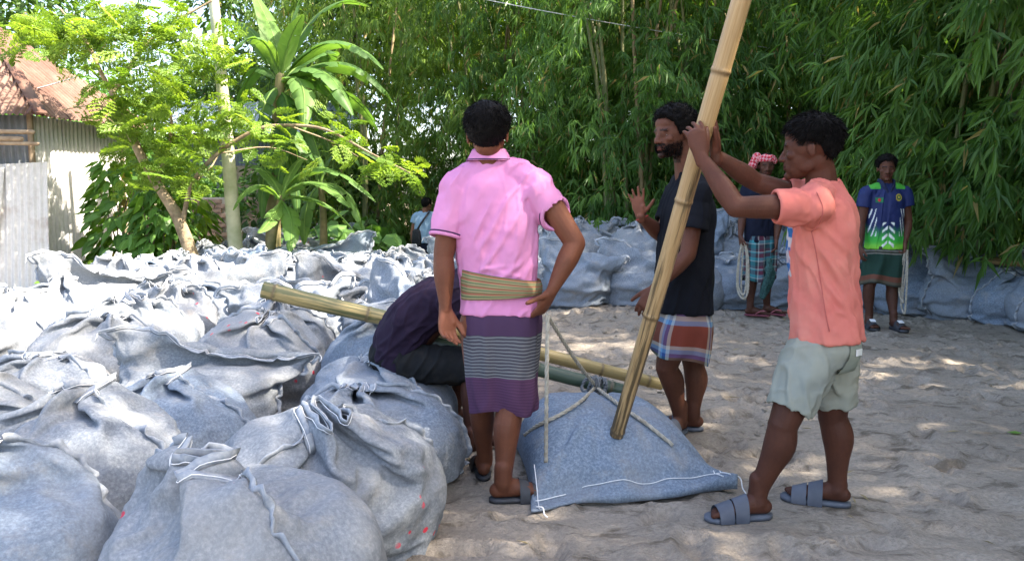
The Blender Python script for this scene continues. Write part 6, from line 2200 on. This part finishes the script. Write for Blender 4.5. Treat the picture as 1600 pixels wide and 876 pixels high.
def bamboo_pole(name, a, b, ra, rb, nodes, mat, label, wob=.006, seed=1):
    "hollow cane with swollen nodes at the given fractions; built along local z"
    rng = np.random.default_rng(seed)
    L = np.linalg.norm(b - a)
    n = 150
    t = np.unique(np.concatenate([np.linspace(0, 1, n)] + [np.clip(k + np.array([-.022, -.012, -.008, -.004, 0, .004, .008, .012, .022]) / L, 0, 1) for k in nodes]))
    r = ra + (rb - ra) * t
    nodew = np.zeros_like(t)
    for k in nodes:
        d = (t - k) * L
        r = r * (1 + .085 * np.exp(-(d / .008) ** 2) - .03 * np.exp(-((d + .014) / .006) ** 2))
        nodew = np.maximum(nodew, np.exp(-((d + .008) / .009) ** 2))
    C = np.stack([wob * np.sin(t * 5 + seed) * np.sin(t * np.pi), wob * np.cos(t * 4 + seed) * np.sin(t * np.pi), t * L], 1)
    seg = 22
    th = np.linspace(0, 2 * np.pi, seg, endpoint=False)
    # the open ends: turn in and go a little way down the bore
    C = np.concatenate([[C[0] + A(0, 0, .03)], [C[0]], C, [C[-1]], [C[-1] - A(0, 0, .03)]])
    r = np.concatenate([[ra * .7, ra * .72], r, [rb * .72, rb * .7]])
    nodew = np.concatenate([[.6, .3], nodew, [.3, .6]])
    V, F = rings(C, np.outer(r, A(1, 0, 0)), np.outer(r, A(0, 1, 0)), seg)
    o = mk(name, V, F, mat, attr={'node': np.append(np.repeat(nodew, seg), [.8, .8]), 'along': np.append(np.repeat(np.concatenate([[0, 0], t, [1, 1]]), seg), [0, 1])})
    o.location = tuple(a)
    o.rotation_euler = Vector(tuple(b - a)).to_track_quat('Z', 'Y').to_euler()
    tag(o, label, 'bamboo pole')
    return o

POLE = bamboo_pole_mat('split_bamboo', (.50, .34, .165), (.36, .22, .09), (.06, .042, .02), .42)
POLE_G = bamboo_pole_mat('mottled_bamboo', (.44, .34, .15), (.35, .26, .10), (.09, .105, .04), .42)
POLE_D = bamboo_pole_mat('green_bamboo', (.045, .075, .05), (.07, .10, .06), (.03, .04, .03), .35)
pb_, ph_ = P(963, 680, 3.33), P(1097, 215, 3.02)
ax_ = ph_ - pb_
pt_ = pb_ + ax_ * 1.62
Lp = np.linalg.norm(pt_ - pb_)
fr_ = lambda py: np.interp(py, [-140, 685], [1, 0])
bamboo_pole('upright_bamboo_pole', pb_, pt_, .030, .036, [.012, .27, .50, .735, .96], POLE, 'upright bamboo pole that the man in salmon pushes against the lying sandbag', .004, 2)
bamboo_pole('bamboo_pole', P(410, 452, 4.30), P(1034, 600, 4.62), .046, .034, [.03, .25, .46, .66, .84, .965], POLE_G, 'long yellow bamboo pole lying across the sandbags behind the pink polo man', .01, 4)
bamboo_pole('green_bamboo_pole', P(660, 532, 4.02), P(990, 614, 3.96), .036, .034, [.2, .55, .9], POLE_D, 'dark green bamboo pole under the rope knot', .004, 6)
bamboo_pole('cut_bamboo', P(1536, 405, 8.1), P(1650, 416, 8.0), .042, .042, [.3, .8], POLE, 'short piece of bamboo on the sandbags at the right edge', .004, 8)

def lying_sack():
    o = empty('lashed_sandbag')
    fl, fr, br, bl = A(.075, 3.03, 0), A(.95, 3.28, 0), A(.68, 3.92, 0), A(.01, 3.90, 0)
    org(o, (fl + fr + br + bl) / 4)
    nu, nv = 90, 90
    U, W = np.meshgrid(np.linspace(0, 1, nu), np.linspace(0, 1, nv))
    u, w = U.ravel(), W.ravel()
    base = ((1 - u) * (1 - w))[:, None] * fl + (u * (1 - w))[:, None] * fr + (u * w)[:, None] * br + ((1 - u) * w)[:, None] * bl
    # sides pulled in between the corners
    ctr_ = (fl + fr + br + bl) / 4
    pull = .055 * (np.sin(np.pi * u) * (np.abs(2 * w - 1) ** 3) + np.sin(np.pi * w) * (np.abs(2 * u - 1) ** 3))
    base = base + (ctr_ - base) * pull[:, None]
    hem = .085
    wf = np.clip((w - hem) / (1 - hem), 0, 1)
    pu, pw = 1 - np.abs(2 * u - 1) ** 3.2, 1 - np.abs(2 * wf - 1) ** 3.0
    H = .312 * np.clip(pu, 0, 1) ** .50 * np.clip(pw, 0, 1) ** .50 * (.80 + .28 * wf)
    H *= 1 - .55 * np.exp(-((u - 1) / .16) ** 2) * np.exp(-((w - .05) / .3) ** 2)
    q = np.stack([u * 5, w * 5, np.zeros_like(u)], 1)
    fz = .014 * fbm(q, 3, 3) * np.clip(pu, 0, 1)
    crease = lambda a, b, wd, amp: amp * (lambda t, d: np.clip(1 - np.abs(t - .5) * 2, 0, 1) * (1 - 1.2 * d * d) * np.exp(-d * d))(np.clip(((u - a[0]) * (b[0] - a[0]) + (w - a[1]) * (b[1] - a[1])) / ((b[0] - a[0]) ** 2 + (b[1] - a[1]) ** 2), 0, 1),
              np.hypot(u - a[0] - np.clip(((u - a[0]) * (b[0] - a[0]) + (w - a[1]) * (b[1] - a[1])) / ((b[0] - a[0]) ** 2 + (b[1] - a[1]) ** 2), 0, 1) * (b[0] - a[0]), w - a[1] - np.clip(((u - a[0]) * (b[0] - a[0]) + (w - a[1]) * (b[1] - a[1])) / ((b[0] - a[0]) ** 2 + (b[1] - a[1]) ** 2), 0, 1) * (b[1] - a[1])) / wd)
    for a, b, wd, amp in [((.02, .05), (.4, .35), .03, .02), ((.1, .02), (.32, .42), .03, -.018), ((.98, .08), (.6, .3), .04, .022), ((.98, .16), (.7, .45), .035, -.02), ((.15, .5), (.4, .5), .04, .018), ((.2, .4), (.42, .38), .03, -.016), ((.05, .95), (.4, .75), .04, .016), ((.3, .12), (.35, .3), .03, .012), ((.55, .12), (.6, .32), .03, .012), ((.75, .10), (.72, .28), .03, .014),
                          ((.5, .55), (.62, .95), .05, -.02)]:
        fz = fz + crease(a, b, wd, amp)
    fe = (1 - sstep(0, hem * 2.2, w))
    base[:, 1] += fe * (.035 * vnoise(np.stack([u * 4.5, u * 0 + 2.2, u * 0], 1), 12) - .03 * np.sin(np.pi * u))
    hemz = .034 + .034 * vnoise(np.stack([u * 7, w * 4, np.zeros_like(u)], 1), 6)
    flap = (w < hem) * (1 - w / hem)
    z = np.maximum(H + fz * sstep(0, .1, H), 0) + .012 + hemz * (1 - sstep(hem * .9, hem * 1.6, w)) * (1 - flap * .6) * np.sin(np.pi * np.clip(u, .04, .96))
    z += (1 - sstep(0, .22, np.hypot(1 - u, w))) * .055
    top = base + A(0, 0, 1) * z[:, None]
    lean = np.clip(H, 0, 1)
    top[:, 0] -= .06 * H * (u < .5) * (1 - 2 * u)
    bot = base * 1.0; bot[:, 2] = .004
    g = grid_faces(nu, nv)
    n = nu * nv
    edge = np.concatenate([np.arange(nu), np.arange(1, nv) * nu + nu - 1, (nv - 1) * nu + np.arange(nu - 2, -1, -1), np.arange(nv - 2, 0, -1) * nu])
    e2 = np.roll(edge, -1)
    F = np.concatenate([g, g[:, ::-1] + n, np.stack([edge, edge + n, e2 + n, e2], 1)])
    mk('bag', np.concatenate([top, bot]), F, FELT[2], o)
    T = []
    row = lambda w_, k0, k1: top.reshape(nv, nu, 3)[int(w_ * (nv - 1)), k0:k1]
    T.append(tube(row(hem * .95, 2, 16) + A(0, -.003, .006), .0024, 5)); T.append(tube(row(hem * .95, 22, nu - 2) + A(0, -.003, .006), .0018, 5))
    T.append(tube(top.reshape(nv, nu, 3)[0:22, 3] + A(0, 0, .005), .0022, 5)); T.append(tube(top.reshape(nv, nu, 3)[0:9, nu - 4] + A(0, 0, .005), .0026, 5)); T.append(tube(top.reshape(nv, nu, 3)[0:9, nu - 7] + A(0, 0, .005), .0026, 5))
    for e, d in ((fr + A(-.01, .01, .06), A(.03, -.03, -.05)), (fl + A(.02, 0, .02), A(.03, -.04, -.015))):
        T.append(tube(catmull([e, e + d * .5 + A(.01, 0, .01), e + d, e + d * 1.4], 4), .003, 5))
    V, F = join(T)
    mk('stitching', V, F, THREAD, o)
    tag(o, 'filled blue grey sandbag lying flat on the sand, lashed with rope', 'sandbag')
    return top.reshape(nv, nu, 3)
BAGTOP = lying_sack()

def rope_mesh(pts, r=.0085, m=6, name='rope'):
    "three twisted strands along the path"
    c = catmull(pts, m)
    L = np.append(0, np.cumsum(np.linalg.norm(np.diff(c, axis=0), axis=1)))
    n = max(20, int(L[-1] / .010))
    s = np.linspace(0, L[-1], n)
    c = np.stack([np.interp(s, L, c[:, k]) for k in range(3)], 1)
    t, a, b = frames(c, (.3, .7, .64))
    out = []
    for k in range(3):
        ph = s / .016 + k * 2.094
        out.append(tube(c + (a * np.cos(ph)[:, None] + b * np.sin(ph)[:, None]) * r * .5, r * .58, 6))
    return out

ROPE = mottled('grey_rope', (.30, .27, .21), (.50, .46, .38), 40, .9, .15)
ROPE_D = mottled('dark_rope', (.10, .11, .12), (.20, .21, .21), 40, .9, .15)

def on_bag(px, py, lift=.012):
    "the point of the lying bag's surface that shows at (px, py)"
    q = BAGTOP.reshape(-1, 3)
    d = q - A(0, 0, CAM_Z)
    fw = d @ A(0, CT, -ST)
    x = 800 + FPX * d[:, 0] / fw
    y = 438 - FPX * (d @ A(0, ST, CT)) / fw
    k = np.argsort((x - px) ** 2 + (y - py) ** 2)[:4]
    return q[k[np.argmin(q[k][:, 1])]] + A(0, -.004, lift)

def lashing():
    o = empty('lashing_rope')
    kn = P(931, 604, 3.84)
    org(o, A(kn[0], kn[1], 0))
    hand = PINK_WR + A(-.02, -.01, -.09)
    mk('strand', *join(rope_mesh([hand, hand * .5 + kn * .5 + A(0, 0, -.015), kn], .0085, 8)), mat=ROPE, parent=o)
    mk('strand', *join(rope_mesh([hand + A(.004, -.01, 0), P(854, 600, 3.12), on_bag(852, 722)], .0085, 8)), mat=ROPE, parent=o)
    mk('strand', *join(rope_mesh([kn] + [on_bag(x, y) for x, y in ((950, 622), (975, 640), (1005, 660), (1032, 680), (1052, 698))], .0085, 6)), mat=ROPE, parent=o)
    mk('strand', *join(rope_mesh([kn] + [on_bag(x, y) for x, y in ((910, 628), (885, 644), (860, 656), (838, 668), (820, 680))], .0085, 6)), mat=ROPE, parent=o)
    rng = np.random.default_rng(3)
    T = []
    for k in range(6):
        th = np.linspace(0, 2 * np.pi, 22)
        rr = .040 + .006 * rng.random()
        ax = nrms(A(1, .15, -.25) + rng.normal(0, .25, 3))
        e1 = nrms(np.cross(ax, A(0, 0, 1))); e2 = np.cross(ax, e1)
        c = kn + A(1, 0, -.2) * (k - 2.5) * .014 + A(0, 0, .005)
        T += rope_mesh(c + np.outer(np.cos(th), e1) * rr + np.outer(np.sin(th), e2) * rr, .009, 2)
    for k in range(2):
        T += rope_mesh([kn, kn + A(.02 * k - .01, -.03, .05), kn + A(.03 * k - .02, -.045, .01), kn + A(.05 * k - .03, -.05, -.04)], .008, 4)
    mk('knot', *join(T), mat=ROPE_D, parent=o)
    tag(o, 'grey rope knotted over the lying sandbag and running up to the pink polo man', 'rope')
lashing()

def coil(name, top, drop, n, seed, label, w=.05):
    rng = np.random.default_rng(seed)
    T = []
    for k in range(n):
        a = rng.uniform(-1, 1)
        d = drop * rng.uniform(.6, 1.0)
        x0, x1 = rng.uniform(-w, w), rng.uniform(-w, w)
        T += rope_mesh([top + A(x0 * .3, 0, .02), top + A(x0, -.02, -d * .3), top + A(x0 * 1.1, -.03 * a, -d * .85), top + A((x0 + x1) / 2, -.02, -d), top + A(x1 * 1.1, .03, -d * .8), top + A(x1, .02, -d * .3), top + A(x1 * .3, .01, .02)], .009, 5)
    o = mk(name, *join(T), mat=ROPE)
    tag(o, label, 'rope', 'coiled ropes in hand')
coil('coiled_rope', TURBAN_WR + A(.02, -.05, -.08), .70, 3, 4, 'coil of pale rope hanging from the hand of the turbaned man')
coil('coiled_rope', JERSEY_WL + A(.0, -.05, -.09), .62, 2, 5, 'loop of rope hanging from the hand of the jersey man', .04)

for o in COL.objects:
    if '_org' in o:
        del o['_org']
print('done', round(time.time() - T0, 1), sum(len(o.data.polygons) for o in COL.objects if o.type == 'MESH'), sum(len(m.polygons) for m in bpy.data.meshes))
